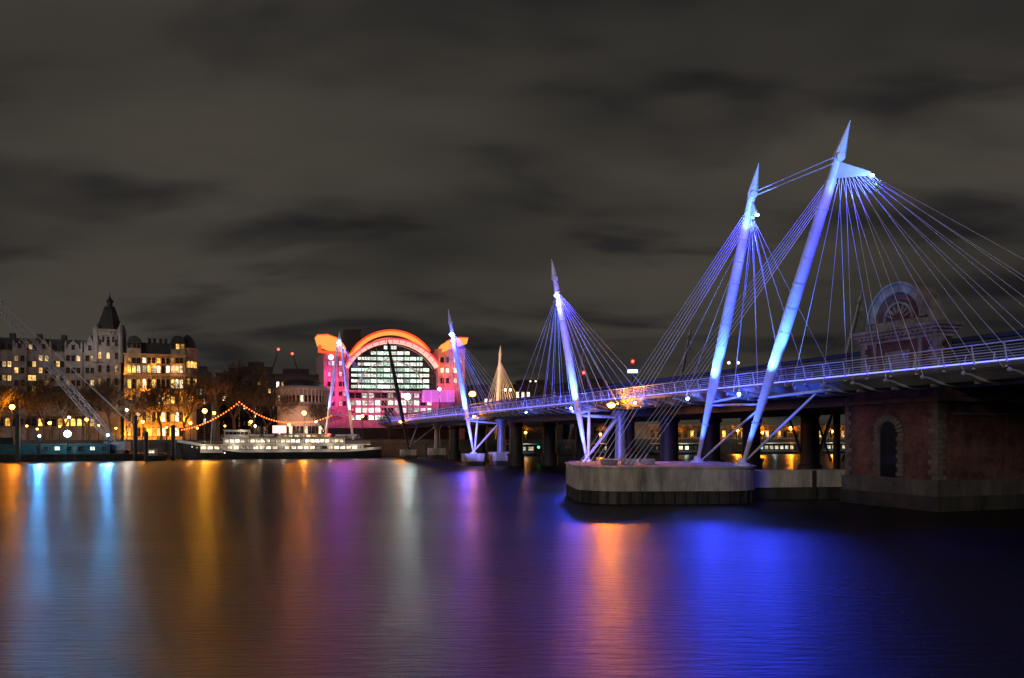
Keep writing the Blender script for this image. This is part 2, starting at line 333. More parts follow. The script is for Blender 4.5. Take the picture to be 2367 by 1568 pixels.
# ================================================================ MASTS
def mast(name,label,base,top,hang,back=(),lit=0,cr_=.04,fin=None,rad=.62,fs=0.0,struts=(),group='slender cable stayed masts',sr=1.0):
    base=Vector(base); top=Vector(top); D=top-base; L=D.length; d=D.normalized()
    r=thing(name,label,'bridge mast',base,0,group)
    pr=[(0,.28),(.03,.34),(.12,.5),(.3,.9),(.5,1),(.72,.88),(.86,.74),(.905,.68)]
    sh=MB().path([base+D*t for t,_ in pr],[rad*q for _,q in pr],16).build('shaft',M['white_steel'],r,True,True)
    for i in range(11):
        t=.14+i*.07; q=base+D*t; k=.5+.5*min(1,t/.45) if t<.5 else 1-.42*(t-.5)
        MB().tube(q-d*.04-base,q+d*.04-base,rad*min(k,1)*1.03+.01,n=14).build('collar',M['white_steel'],sh)
    sp=MB().path([base+D*.895,base+D*.908,base+D*.914,top],[rad*.7,rad*.90,rad*.88,.02],8).build('spire',M['white_steel'],r,True)
    for t_,k_ in ((.933,.70),(.955,.47)):
        q=base+D*t_; MB().tube(q-d*.04-base,q+d*.04-base,rad*k_*1.04,n=8).build('panel_ring',M['white_steel'],sp)
    hub=base+D*.9
    s1=d.cross(Vector((0,1,0))).normalized()
    MB().tube(hub-Vector((0,rad*1.15,0)),hub+Vector((0,rad*1.15,0)),rad*.62,n=14).build('hub',M['white_steel'],r,True)
    fin=Vector(fin) if fin is not None else hub+Vector((.2,0,-2.2))
    f0=base+D*.895; f1=base+D*.85; e=(fin-f0).cross(d).normalized()*.10
    MB().hexa([f0-e,f1-e,fin-e+Vector((0,0,-.22)),fin-e+Vector((0,0,.12)),f0+e,f1+e,fin+e+Vector((0,0,-.22)),fin+e+Vector((0,0,.12))]).build('head_plate',M['white_steel'],r,True)
    n=len(hang)
    for i,h in enumerate(hang):
        t=((i//2)+.5)/(n/2); a=f1.lerp(fin,.15+.85*t)-Vector((0,0,.05))
        MB().tube(a,h,cr_,n=5).build('cable',M['cable'],r,True)
    for i,h in enumerate(back):
        a=hub-d*(.1+.42*i)-s1*rad*(.6)
        st=MB().tube(a,h,cr_*1.35,n=5).build('back_stay',M['cable'],r,True)
        MB().tube(Vector(h)-base,Vector(h)+(a-Vector(h)).normalized()*1.3-base,cr_*4,cr_*2,n=8).build('anchor_socket',M['white_steel'],st)
    for a,b_ in struts:
        a=Vector(a);b_=Vector(b_)
        MB().path([a,a.lerp(b_,.15),a.lerp(b_,.5),a.lerp(b_,.85),b_],[.07*sr,.11*sr,.14*sr,.11*sr,.07*sr],10).build('strut',M['white_steel'],r,True,True)
    MB().lathe([(.85,-.02),(.8,.18),(.45,.3),(.33,.75)],n=14).build('base_shoe',M['white_steel'],r)
    if lit: MB().ball(fin+Vector((0,-.3,-.3)),fs or .3,10,8,.7).build('floodlight',M['e_blue'],r,True,True)
    return r,base,D,hub,fin
def outY(Ys,o1=-.9,o2=5.6):
    return [W(o,T(Y),11.3) for Y in Ys for o in (o1,o2)]
A0=Vector((22.7,79.2,3.65)); A1=P(1966,277,68.5)
B0=Vector((K(1612)*90,90,3.6)); B1=P(1754,377,80)
finA=P(2012,400,67); finB=P(1748,492,80)
backA=[P(1424+11*i,1066,83-.9*i) for i in range(6)]
backB=[P(1340+12*i,1062,85+.4*i) for i in range(6)]
for q in backA+backB: q.z=3.75
mA=mast('bridge_mast','tallest blue lit leaning mast at the right end of the round concrete pier',A0,A1,outY([77,73,69.5,66,62.5,59,56,53,50.5,48]),backA,1,.019,finA,.57,.17,
  struts=[(A0+Vector((.3,.2,.4)),W(-.3,T(74),10.9)),(A0+(A1-A0)*.22,W(0,T(73),10.8)),(A0+(A1-A0)*.2,B0+(B1-B0)*.21),(B0+Vector((.4,-.3,.3)),A0+(A1-A0)*.19)])
mB=mast('bridge_mast','second blue lit leaning mast on the concrete pier, behind and left of the tallest',B0,B1,outY([78,82,86,90.5,95,100]),backB,1,.021,finB,.58,.2,
  struts=[(B0+(B1-B0)*.22,W(0,T(86),10.8))])
for k in range(2):
    tag(MB().tube(mA[3]+Vector((-.5,0,.1-.5*k)),mB[3]+Vector((.4,0,.5-.4*k)),.06,n=8).build('tie_rod',M['cable']),['upper','lower'][k]+' steel tie rod linking the heads of the two tallest masts','tie rod','tie rods between the two near masts')
def footing(c,wx,wy,h,label,rz=A):
    r=thing('pier_footing',label,'bridge footing',(c[0],c[1],0),rz,'concrete footings in the river')
    ch=.6; pl=[(-wx+ch,-wy),(wx-ch,-wy),(wx,-wy+ch),(wx,wy-ch),(wx-ch,wy),(-wx+ch,wy),(-wx,wy-ch),(-wx,-wy+ch)]
    MB().slab(pl,1.0,h).build('cap',M['conc'],r); MB().slab([(a*.94,b_*.94) for a,b_ in pl],-1,1.0).build('base',M['conc_wet'],r)
def midmast(label,Yb,ub,ut,vt,Yt,ys,lit,fs,flabel):
    b0=Vector((K(ub)*Yb,Yb,2.7)); t1=P(ut,vt,Yt)
    t0=Yb/CA
    st=[(b0+Vector((.2,0,.5)),W(1.2,t0+0,10.7)),(b0+Vector((0,0,.5)),W(7,t0+1,10.0)),(b0+(t1-b0)*.23,W(7,t0+1,9.6)),(b0+(t1-b0)*.24,W(0,t0-5,10.7)),(b0+(t1-b0)*.24,W(0,t0+5,10.7)),(b0+(t1-b0)*.25,W(-2.6,t0-3,10.4))]
    m=mast('bridge_mast',label,b0,t1,outY(ys),(),lit,.036,None,.6,fs,struts=st,sr=1.9)
    footing((b0.x,b0.y),2.4,2.2,2.7,flabel[0]); c=W(7.2,t0+1,0)
    footing((c.x,c.y),2.6,2.2,3.0,flabel[1])
    r=thing('strut_column',flabel[2],'column',c)
    MB().lathe([(1.0,3.0),(.95,4),(.8,8.5),(1.1,9.4),(1.1,10.6)],n=14).build('shaft',M['grey_steel'],r,smooth=True)
    MB().lathe([(1.35,10.0),(1.35,10.6)],n=14).build('cap',M['grey_steel'],r)
    return m
m3=midmast('blue lit mast with a fan of cables, standing in midstream left of the concrete pier',125,1357,1275,599,123,[112,115,118,121,124,127,131,135,139,144,149,154],1,.38,('low concrete footing under the midstream blue mast','low concrete footing right of the midstream mast foot','grey column with strut head right of the midstream mast foot'))
m4=midmast('blue lit mast standing in front of the right edge of the arched station',182,1095,1036,714,179,[166,170,174,178,182,186,190,195,200,206,212],1,.55,('low concrete footing under the mast in front of the station','low concrete footing behind the foot of the mast before the station','grey column with strut head below the mast before the station'))
m5=midmast('unlit dark grey mast standing in front of the arched glass station front',240,945,895,784,236,[226,232,238,244,250,256,262],0,0,('low concrete footing under the unlit mast','low concrete footing right of the unlit mast foot','grey column with strut head beside the unlit mast foot'))
for c in m5[0].children_recursive: c.data.materials[0]=M['dark_iron'] if not c.name.startswith(('cable','strut')) else M['grey_steel']
b0=P(751,1012,262); b1=P(817,1012,266); tp=P(785,766,262)
r=thing('twin_leg_mast','blue lit two legged mast standing behind the white ship, left of the station','bridge mast',(b0.x,b0.y,4.6),0,'slender cable stayed masts')
for q in (b0,b1):
    q.z=4.6; MB().path([q,q.lerp(tp,.3),q.lerp(tp,.6),q.lerp(tp,.93)],[.3,.55,.5,.35],12).build('leg',M['white_steel'],r,True,True)
    MB().path([q+Vector((0,0,-.01)),q+Vector((0,0,.5))],[.9,.4],10).build('base_shoe',M['white_steel'],r,True)
MB().path([b0.lerp(tp,.88).lerp(b1.lerp(tp,.88),.5),tp.lerp(b0.lerp(b1,.5),.07),tp],[.4,.7,.03],8).build('spire',M['white_steel'],r,True)
hd=tp-Vector((0,0,4)); MB().ball(hd+Vector((0,-1,0)),.65,10,8).build('floodlight',M['e_blue'],r,True,True)
for Y in (250,256,262,268,274,280): MB().tube(hd,W(-.9,T(Y),11.3),.04,n=4).build('cable',M['cable'],r,True)
MB().tube(b0.lerp(tp,.25),b1.lerp(tp,.25),.2,n=8).build('cross_bar',M['white_steel'],r,True)
twin=(b0,b1,tp,hd)
def farmast(u,v,Y,lean,label,cr_=.035):
    tp=P(u,v,Y); b_=Vector((tp.x+lean,Y+2,3)); d=tp-b_
    hg=[]
    for k in range(-5,6): hg+=[Vector((tp.x+lean*.6-SA*k*4.2,tp.y+CA*k*4.2,11.6)),Vector((tp.x+lean*.6-SA*k*4.2+4,tp.y+CA*k*4.2+1.5,11.6))]
    return mast('bridge_mast',label,b_,tp,hg,(),0,cr_,tp-Vector((0,0,4.5)),.62)
farm=[farmast(1995,660,146,-7,'unlit pale mast tip and cables rising beside the brick tower with the arched top'),
farmast(1598,750,196,-6,'unlit pale mast tip rising behind the cables of the near masts'),
farmast(1352,800,246,-5,'small unlit mast tip rising beyond the rail bridge right of the midstream mast'),
farmast(1157,798,288,-2,'warm lit pale mast with a cone of cables between the station and the midstream mast',.08)]
for f in farm[0:3]:
    for c in f[0].children_recursive: c.data.materials[0]=M['grey_steel']
spot(P(1150,930,265),farm[3][3]-Vector((0,0,7)),(1,.45,.13),48000,60)
# ---------------------------------------------------------------- lights on the masts
def light_mast(base,D,hub,fin,s,deckfrac=.27):
    q=base+D*deckfrac
    dirc=Vector((-q.x,-q.y,0)).normalized(); side=Vector((-dirc.y,dirc.x,0))
    c1=(.025,.11,1); c2=(.06,.05,1)
    spot(base+dirc*3.0-side*1.5+Vector((0,0,.6)),base+D*.22,c1,6500*s,64)
    spot(q+dirc*2.6+side*1.2,base+D*.55,c1,13500*s,50)
    spot(q+dirc*2.6-side*1.2,base+D*.40,(.12,.36,1),4200*s,70)
    spot(fin+dirc*2.8+Vector((0,0,1)),base+D*.66,c2,8500*s,60)
    spot(fin+dirc*4+Vector((0,0,-4)),hub+Vector((0,0,1)),(.14,.14,1),1500*s,60)
light_mast(*mA[1:],1.0); light_mast(*mB[1:],1.0); light_mast(*m3[1:],1.15); light_mast(*m4[1:],1.4)
for q in (twin[0],twin[1]):
    D=twin[2]-q; spot(q+Vector((0,-3,9)),q+D*.55,(.2,.22,1),12000,70)
for q in (m3,m4): spot(q[1]+Vector((-3,-9,1)),q[1]+Vector((4,3,4)),(.14,.18,1),12000,70,.8)  # added spots brightening the struts at the mast feet
spot(finA+Vector((.3,-.6,-1)),W(-1,T(55),11),BLUE,15000,52,.8)
spot(finB+Vector((0,-.5,-1)),W(.5,T(88),11),BLUE,13000,55,.8)
spot(m3[4]+Vector((0,-.5,-1)),W(1,T(132),11),BLUE,24000,75,.8)
spot(m4[4]+Vector((0,-.5,-1)),W(1,T(190),11),BLUE,30000,80,.8)
spot(twin[3]+Vector((0,-.5,-1)),W(0,T(255),11),BLUE,26000,90,.7)
for f_,m_ in ((finA,mA),(finB,mB)): spot(f_+Vector((-1.4,-2.6,-2.2)),f_.lerp(m_[3],.35),(.14,.38,1),2600,70,.5,.15)
river(A0+(A1-A0)*.33+Vector((-.2,-1.6,0)),BLUE,12000,46,.8); river(B0+(B1-B0)*.33+Vector((-.2,-1.6,0)),BLUE,13000,34,.8)
river(m3[1]+m3[2]*.3+Vector((0,-1.5,0)),BLUE,8500,26,1.0); river(m4[1]+m4[2]*.3+Vector((0,-1.5,0)),(.06,.05,1),9000,34,1.0)
river(twin[3]+Vector((0,-2,0)),(.22,.12,1),9500,36,1.0)
# ================================================================ FOOTBRIDGE
fb=thing('footbridge','long straight footbridge deck lit blue and hung from the masts','footbridge',(54.4,0,0),A)
t0,t1=T(36),T(300)
cs=[(0,11.85),(0,11.42),(.35,11.2),(1.1,10.68),(3.6,10.68),(4.35,11.2),(4.7,11.42),(4.7,11.85)]
dk=MB().prism([(a,z) for a,z in cs],t0,t1).build('deck',M['deck_conc'],fb)
MB().box(-.16,-.003,t0,t1,11.5,11.75).build('edge_beam',M['grey_steel'],dk)
MB().box(4.703,4.86,t0,t1,11.5,11.75).build('edge_beam',M['grey_steel'],dk)
for z,o,rr in ((13.15,-.36,.05),(12.92,-.32,.022),(12.72,-.29,.022),(12.52,-.26,.022),(12.32,-.22,.022),(12.12,-.19,.022)):
    MB().tube((o,t0,z),(o,t1,z),rr,n=6).build('rail',M['white_steel'],fb)
    MB().tube((4.7-o,t0,z),(4.7-o,t1,z),rr,n=6).build('rail',M['white_steel'],fb)
MB().box(-.02,.0,t0,t1,11.88,11.97).build('light_strip',M['e_bluestrip'],fb)
MB().box(4.70,4.72,t0,t1,11.88,11.97).build('light_strip',M['e_bluestrip'],fb)
pm=MB(); pm.hexa([(-.09,-.04,11.5),(.03,-.04,11.5),(.03,.04,11.5),(-.09,.04,11.5),(-.40,-.03,13.15),(-.33,-.03,13.15),(-.33,.03,13.15),(-.40,.03,13.15)])
pm.box(-.2,.1,-.08,.08,11.42,11.55)
pme=pm.mesh('rail_post',[M['white_steel']])
ps=MB()
for i in range(100):
    t=T(44)+i*2.62
    if t<t1: link('rail_post',pme,fb,(0,t,0))
    ps.hexa([(4.79,t-.04,11.5),(4.67,t-.04,11.5),(4.67,t+.04,11.5),(4.79,t+.04,11.5),(5.1,t-.03,13.15),(5.03,t-.03,13.15),(5.03,t+.03,13.15),(5.1,t+.03,13.15)])
o=ps.build('rail_post_row',M['white_steel'],fb); o['kind']='stuff'
om=MB(); om.path([(-.95,0,11.1),(-.3,0,11.05),(.8,0,10.7),(2.35,0,10.5),(3.9,0,10.7),(5,0,11.05),(5.65,0,11.1)],[.07,.09,.12,.14,.12,.09,.07],8); om.ball((-1.0,0,11.12),.17,10,6); om.ball((5.7,0,11.12),.17,10,6)
ome=om.mesh('outrigger',[M['boom_steel']])
t=T(45)
while t<T(292): link('outrigger',ome,fb,(0,t,0)); t+=3.7
for i in range(26):
    MB().box(.9,3.8,T(48)+i*4.0,T(48)+i*4.0+.35,10.45,10.678).build('cross_beam',M['deck_conc'],dk)
for i,u in enumerate((1602,1722,1480,1330,1225)):
    Y=54.4/(K(u)+.348); q=W(-.75,T(Y),11.0)
    r=thing('edge_lamp',['small blue lamp under the deck edge left of the rear leaning mast','small blue lamp under the deck edge between the two leaning masts','small blue lamp under the deck edge above the left end of the concrete pier','small blue lamp under the deck edge beside the midstream mast','small blue lamp under the deck edge left of the midstream mast'][i],'lamp',q,0,'small blue lamps under the footbridge edge')
    MB().ball((0,0,0),.2,10,6).build('bulb',M['e_blue'],r); MB().tube((0,0,.1),(0,0,.35),.06,n=6).build('bracket',M['grey_steel'],r)
    pt(q+Vector((-.3,-.5,-.1)),(.10,.13,1),300,.15,r)
for Y in range(50,290,16):
    q=W(1.2,T(Y),12.5); pt(q,(.07,.08,1),(360 if Y<110 else 1200) if not 62<Y<86 else 150,.3,None,'railing_fill')  # added lights without fixtures, turning the railing blue
def nav(u,v,off,label,wl,wr,rad=.34):
    x0=54.4+off*1.0588; Y=x0/(K(u)+.348); q=P(u,v,Y)
    r=thing('orange_lamp',label,'lamp',q,0,'orange lamps fixed to the bridge')
    MB().ball((0,0,0),rad,12,8,.8).build('lantern',M['e_orange'],r,smooth=True)
    MB().tube((0,0,.2),(0,0,1.0),.06,n=6).build('hanger',M['dark_iron'],r)
    MB().lathe([(rad*1.1,.12),(rad*.5,.42)],n=10).build('cap',M['dark_iron'],r)
    pt(q+Vector((-.3,-.9,-.2)),ORANGE,wl,.3,r)
    if wr: river(q+Vector((-.2,-.6,-.3)),(1,.22,.0),wr,44,.35)
nav(1413,936,-1.6,'large orange lamp hung on the footbridge edge left of the cable bundle',5000,15500,.55)
nav(1092,911,9,'large orange lamp above the footbridge right of the mast before the station',6000,5000,.9)
nav(1096,963,-1.2,'small orange lamp under the footbridge edge right of the mast before the station',900,1200,.36)
nav(926,975,-1.2,'small orange lamp under the footbridge edge below the unlit mast',1500,2500,.5)
# ================================================================ CONCRETE PIER
pr=thing('concrete_pier','rounded grey concrete river pier carrying the two tallest masts','bridge pier',(15.3,86,0),R(2))
def rr(hx,hy,c,n=8):
    L=[]
    for sx,sy,a in ((1,1,0),(-1,1,90),(-1,-1,180),(1,-1,270)):
        for i in range(n+1):
            t=R(a+90*i/n); L.append((sx*(hx-c)+c*math.cos(t),sy*(hy-c)+c*math.sin(t)))
    return L
MB().slab(rr(9.1,8.6,4.2),1.25,3.45).build('pier_body',M['conc'],pr)
MB().slab(rr(9.2,8.7,4.25),3.45,3.62).build('coping',M['conc'],pr)
wb=MB().slab(rr(8.9,8.4,4.1),-1,1.25).build('waterline_base',M['conc_wet'],pr)
pts=rr(8.98,8.48,4.15,6); L=[]
for i in range(len(pts)):
    a=Vector(pts[i]); b_=Vector(pts[(i+1)%len(pts)]); n_=max(1,int((b_-a).length/1.05))
    for k in range(n_): L.append(a.lerp(b_,(k+.5)/n_))
for q in L[:70]:
    if q.y<4: MB().lathe([(.14,-.9),(.14,1.2)],q.x,q.y,n=6).build('fender_pile',M['timber'],wb)
for k in range(3): MB().box(-6+k*2.2,-4.7+k*2.2,-3.5+k,-1.5+k,3.621,4.15).build('anchor_block',M['conc'],pr)
r=thing('link_beam','long low concrete beam joining the round pier to the brick pier','beam',(24,84,0),R(8))
MB().box(.2,15,-1.2,1.2,1.25,3.0).build('beam',M['conc'],r); MB().box(1,15,-1.0,1.0,-1,1.25).build('wet_base',M['conc_wet'],r)
MB().box(7.2,7.6,-1.35,-1.2,-.5,3.0).build('rubbing_post',M['timber'],r)
# ================================================================ BRICK PIER with tower
bl=W(6.5,T(69.8)-2.2,0)
bp_=thing('brick_pier','massive old red brick river pier under the rail bridge with an arched niche','bridge pier',bl,A)
MB().box(0,30,0,11,2.5,10.6).build('brick_body',M['brick'],bp_)
MB().box(-.45,30.5,-.45,11.4,-1,1.3).build('wet_plinth',M['conc_wet'],bp_); MB().box(-.3,30.4,-.3,11.3,1.3,2.7).build('plinth',M['conc_dark'],bp_)
for far in (0,1):
    q=MB()
    for i in range(17):
        w_=.9 if i%2 else .55; z=2.7+i*.45
        if far: q.box(-.09,.3,11.08-w_,11.08,z+.02,z+.44)
        else: q.box(-.09,1.45-w_,-.10,w_,z+.02,z+.44)
    q.build('quoins',M['stone_dark'],bp_)
MB().box(-.35,30.2,-.35,11.35,9.6,10.0).build('string_course',M['stone_dark'],bp_)
nb=MB()
for i in range(10):
    z=2.9+i*.4
    for y in (3.7,6.5): nb.box(-.14,.02,y,y+(.8 if (i%2)==(y>4) else .6),z,z+.36)
for i in range(12):
    a=math.pi*i/12+.03; a2=math.pi*(i+1)/12-.03
    c=lambda rad,t,x:(x,5.5+rad*math.cos(t),6.9+rad*math.sin(t))
    nb.hexa([c(1.05,a,-.16),c(1.7,a,-.16),c(1.7,a,.02),c(1.05,a,.02),c(1.05,a2,-.16),c(1.7,a2,-.16),c(1.7,a2,.02),c(1.05,a2,.02)])
nb.build('niche_surround',M['stone_dark'],bp_)
nd=MB(); poly=[(4.45,2.75),(6.5,2.75),(6.5,6.9)]+[(5.47+1.03*math.cos(math.pi*i/10),6.9+1.03*math.sin(math.pi*i/10)) for i in range(1,10)]+[(4.45,6.9)]
nd.quad(*[(-.012,y,z) for y,z in poly]); nd.build('dark_opening',M['glass_dark'],bp_)
lg=MB().box(1.6,26,-.25,0,8.4,8.65).build('ledge',M['stone_dark'],bp_)
rl=MB()
for x in range(0,13): rl.box(1.6+x*2,1.66+x*2,-.22,-.16,8.65,9.5)
rl.box(1.6,26,-.22,-.16,9.45,9.5); rl.build('ledge_railing',M['dark_iron'],lg)
for x in (8.0,16.0): MB().box(x,x+.8,-.14,0,2.7,8.4).build('brick_pilaster',M['brick'],bp_)
TW=1.7
tw=thing('brick_tower','red brick and stone tower with an arched pediment rising above the footbridge','tower',W(6.5,T(74)-2.2-4.4,0),A)
MB().box(0,TW,0,8.8,10.61,15.3).build('brick_wall',M['brick'],tw)
for far in (0,1):
    q=MB()
    for i in range(10):
        z=10.9+i*.44; w_=.8 if i%2 else .5
        if far: q.box(-.08,.2,8.86-w_,8.86,z,z+.42)
        else: q.box(-.08,w_,-.07,w_,z,z+.42)
    q.build('quoins',M['stone'],tw)
for z,e,h in ((15.3,.12,.349),(15.65,.3,.299),(15.95,.55,.279),(16.23,.75,.3)): co=MB().box(-e,TW+e,-e,8.8+e,z,z+h).build('cornice',M['stone'],tw)
for k in range(16): MB().box(-.5,-.301,.1+k*.56,.32+k*.56,15.66,15.94).build('dentil',M['stone'],co)
def yarc(b,cy,cz,r0,r1,x0,x1,n=20):
    for i in range(n):
        p=math.pi*i/n; q_=math.pi*(i+1)/n
        c=lambda r,t,x:(x,cy+r*math.cos(t),cz+r*math.sin(t))
        b.hexa([c(r0,p,x0),c(r1,p,x0),c(r1,p,x1),c(r0,p,x1),c(r0,q_,x0),c(r1,q_,x0),c(r1,q_,x1),c(r0,q_,x1)])
    return b
MB().box(.2,TW-.3,.5,8.3,16.53,17.25).build('attic',M['stone'],tw)
pd=yarc(MB(),4.4,17.25,2.55,3.3,-.1,TW).build('arched_pediment',M['stone'],tw)
yarc(MB(),4.4,17.25,3.3,3.5,-.3,TW+.2).build('pediment_moulding',M['stone'],pd)
hb=MB(); yarc(hb,4.4,17.25,.01,2.55,.25,TW-.1); ty=hb.build('tympanum',M['brick'],tw)
yarc(MB(),4.4,17.25,1.5,1.72,.0,.2,16).build('inner_moulding',M['stone'],ty)
for k in range(7):
    a=math.pi*(k+1)/8; MB().hexa([(x,4.4+r_*math.cos(a)+e_*math.sin(a),17.25+r_*math.sin(a)-e_*math.cos(a)) for x in (.05,.24) for r_,e_ in ((.7,-.06),(.7,.06),(1.5,.06),(1.5,-.06))]).build('spoke',M['stone'],ty)
for sgn,y in ((1,.25),(-1,8.55)):
    ya,yb=sorted((y,y+sgn*.8)); b=MB(); b.hexa([(.1,ya,16.531),(TW-.1,ya,16.531),(TW-.1,yb,16.531),(.1,yb,16.531),(.1,ya if sgn<0 else ya+.4,17.9),(TW-.1,ya if sgn<0 else ya+.4,17.9),(TW-.1,yb if sgn>0 else yb-.4,17.9),(.1,yb if sgn>0 else yb-.4,17.9)]); b.build('scroll_block',M['stone'],tw)
MB().box(-.1,-.001,3.0,5.8,12.6,14.4).build('stone_panel',M['stone'],tw)
for y in (1.6,6.9): MB().box(-.12,-.002,y,y+.35,11,15.3).build('pilaster',M['stone'],tw)
# ================================================================ RAIL BRIDGE
rb=thing('rail_bridge','dark blue grey railway bridge running behind the footbridge','rail bridge',(54.4,0,0),A)
MB().box(8.4,33,T(38),T(340),10.75,11.6).build('track_deck',M['dark_iron'],rb)
gw=MB().box(8.6,8.75,T(38),T(340),11.6,14.2).build('girder_web',M['blue_iron'],rb)
MB().box(8.35,9.0,T(38),T(340),14.2,14.5).build('top_flange',M['blue_iron'],rb)
MB().tube((8.6,T(38),14.9),(8.6,T(340),14.9),.25,n=10).build('service_pipe',M['blue_iron'],rb)
sm=MB().box(8.42,8.599,0,.14,11.6,14.2).mesh('stiffener',[M['blue_iron']]); dm=MB().hexa([(8.52,0,11.6),(8.598,0,11.6),(8.598,.2,11.6),(8.52,.2,11.6),(8.52,2.3,14.2),(8.598,2.3,14.2),(8.598,2.5,14.2),(8.52,2.5,14.2)]).mesh('lattice_bar',[M['blue_iron']])
for k in range(85): link('stiffener',sm,gw,(0,T(40)+k*2.8,0))
for k in range(50): link('lattice_bar',dm,gw,(0,T(40)+k*2.8,0))
MB().box(32.6,33,T(38),T(340),11.6,14.3).build('far_girder',M['blue_iron'],rb)
for i in range(8): MB().box(9+i*3.1,9.5+i*3.1,T(80),T(340),9.7,10.748).build('under_beam',M['dark_iron'],rb)
for row,(Yr,nm) in enumerate(((127,'the midstream mast'),(177,'the mast before the station'),(227,'the unlit mast'))):
    for k in range(4 if row<2 else 2):
        c=W(8.6+k*8.0,T(Yr),0)
        r=thing('bridge_column',f"{['first','second','third','fourth'][k]} dark round column from the left in the row behind {nm}",'column',c,0,'dark round columns under the rail bridge')
        MB().lathe([(1.9,-1),(1.9,2.6),(1.55,2.7),(1.5,8.8),(1.8,9.0),(1.8,9.7)],n=20).build('shaft',M['dark_iron'],r,smooth=True)
        MB().lathe([(2.1,2.3),(2.1,2.7)],n=20).build('collar',M['dark_iron'],r)
for k in range(2):
    c=P(1872+k*62,1010,112+k*3); c.z=0
    r=thing('bridge_column',('left' if k==0 else 'right')+' dark column left of the brick pier, seen above the concrete beam','column',c,0,'dark round columns under the rail bridge')
    MB().lathe([(1.6,-1),(1.6,2.6),(1.3,2.7),(1.2,9.0),(1.5,9.7)] if k==0 else [(.5,-1),(.5,9.7)],n=18).build('shaft',M['dark_iron'],r,smooth=True)
    for a in (1,-1): MB().tube((a*.8,0,3),(a*3.0,0,9.5),.16,n=6).build('brace',M['dark_iron'],r)
def signal(u,v,off,mtl,label,lamp_r=.28,blue=False):
    x0=54.4+off*1.0588; Y=x0/(K(u)+.348); q=P(u,v,Y)
    r=thing('signal_post',label,'signal',(q.x,q.y,11.6))
    h=q.z-11.6; MB().tube((0,0,0),(0,0,h+.5),.09,n=8).build('post',M['dark_iron'],r)
    hd_=MB().box(-.35,.35,-.2,.1,h-.6,h+.6).build('signal_head',M['dark_iron'],r)
    MB().ball((0,-.22,h),lamp_r,10,6).build('signal_lamp',M[mtl],hd_)
    if blue: MB().box(-.9,.9,-.4,.0,h-2.1,h-1.5).build('blue_lamp_box',emis('blue_white_box',(.3,.45,1),5),r)
    pt(q+Vector((0,-.7,0)),(1,.05,.03),150,.1,r)
signal(1349,862,14,'e_red','red railway signal right of the midstream mast')
signal(1462,836,18,'e_red','red lamp above a blue white lamp box over the rail bridge',.25,True)
def lamp2(u,v,off,label,rd=.22):
    x0=54.4+off*1.0588; Y=x0/(K(u)+.348); q=P(u,v,Y); r=thing('platform_lamp',label,'lamp',(q.x,q.y,11.6),0,'platform lamps on the rail bridge')
    h=q.z-11.6; MB().tube((0,0,0),(0,0,h),.08,n=8).build('post',M['dark_iron'],r)
    for s in (-1,1): MB().ball((s*.7,-.1,h-.2),rd,10,6).build('lantern',M['w_lamp'],r)
    MB().tube((-.7,0,h),(.7,0,h),.06,n=6).build('arm',M['dark_iron'],r)
lamp2(1174,900,20,'twin white platform lamp on the rail bridge below the warm lit mast',.4)
lamp2(1695,836,20,'twin white platform lamp over the rail bridge right of the rear leaning mast')
lamp2(1232,880,24,'twin white platform lamp on the rail bridge left of the midstream mast cables')
# ================================================================ BUILDINGS on the far bank
def facade(root,fr,u0,u1,vr,ncol,w_,h_,lit,dark,p,arch=False,y=0,lits=None):
    s0,s1=fr.s(u0),fr.s(u1)
    for v in vr:
        for c in range(ncol):
            x=s0+(s1-s0)*(c+.5)/ncol
            L=(lits or [lit]); k=rng.choice(L) if rng.random()<p else dark
            window(root,x,y,fr.z(v,(u0+u1)/2),w_,h_,k,arch)
fr=LF(-40,252); S=fr.s
rt=thing('mansion_block','long grey stone mansion block with gables and mansard roof at far left','building',(fr.o.x,fr.o.y,4.6),A)
ze=fr.z(812,100)
MB().box(0,S(221),0,14,0,ze).build('wall',M['wall_grey'],rt)
rf=MB().prism([(0,ze),(S(221),ze),(S(218),ze+4),(1,ze+4)],.8,13).build('roof',M['slate'],rt)
for v in (812,862,915,960): MB().box(-.1,S(221),-.35,0,fr.z(v,100)-.35,fr.z(v,100)).build('string_course',M['stone'],rt)
for u0,u1,vt in ((-38,-5,779),(30,62,787),(86,118,783),(150,190,786),(195,222,776)):
    a,b_=S(u0),S(u1); m_=(a+b_)/2; zt=fr.z(vt,u0); hw=b_-m_
    ga=MB().prism([(a,ze),(b_,ze),(b_,ze+.7),(m_+hw*.7,ze+1.1),(m_+hw*.62,ze+2.2),(m_+hw*.3,zt-.9),(m_+hw*.1,zt-.5),(m_,zt+.5),(m_-hw*.1,zt-.5),(m_-hw*.3,zt-.9),(m_-hw*.62,ze+2.2),(m_-hw*.7,ze+1.1),(a,ze+.7)],-.6,2).build('gable',M['wall_grey'],rt)
    MB().box(a,b_,-.6,-.001,0,ze-.01).build('projecting_bay',M['wall_grey'],rt)
    window(ga,m_,-.6,ze+.7,.9,1.5,'glass_dark')
    for e_ in (a+.2,b_-.2): MB().lathe([(.3,0),(.3,1.6),(.4,1.7),(.02,3.2)],e_,-.3,ze+.5,6).build('pinnacle',M['wall_grey'],ga)
for u in (12,76,134,206): 
    a=S(u); ch=MB().box(a,a+1.6,5,6.5,ze+3,ze+6).build('chimney',M['wall_dark'],rf)
for u in (-5,20,70,78,128,142): window(rf,S(u),.75,ze+.6,1.0,1.4,'glass_dark' if u!=70 else 'w_yel')
for a,b_,nc in ((-8,28,3),(64,84,2),(120,148,3)): facade(rt,fr,a,b_,(848,880,906,930),nc,1.0,1.7,'w_yel','glass_dark',.22)
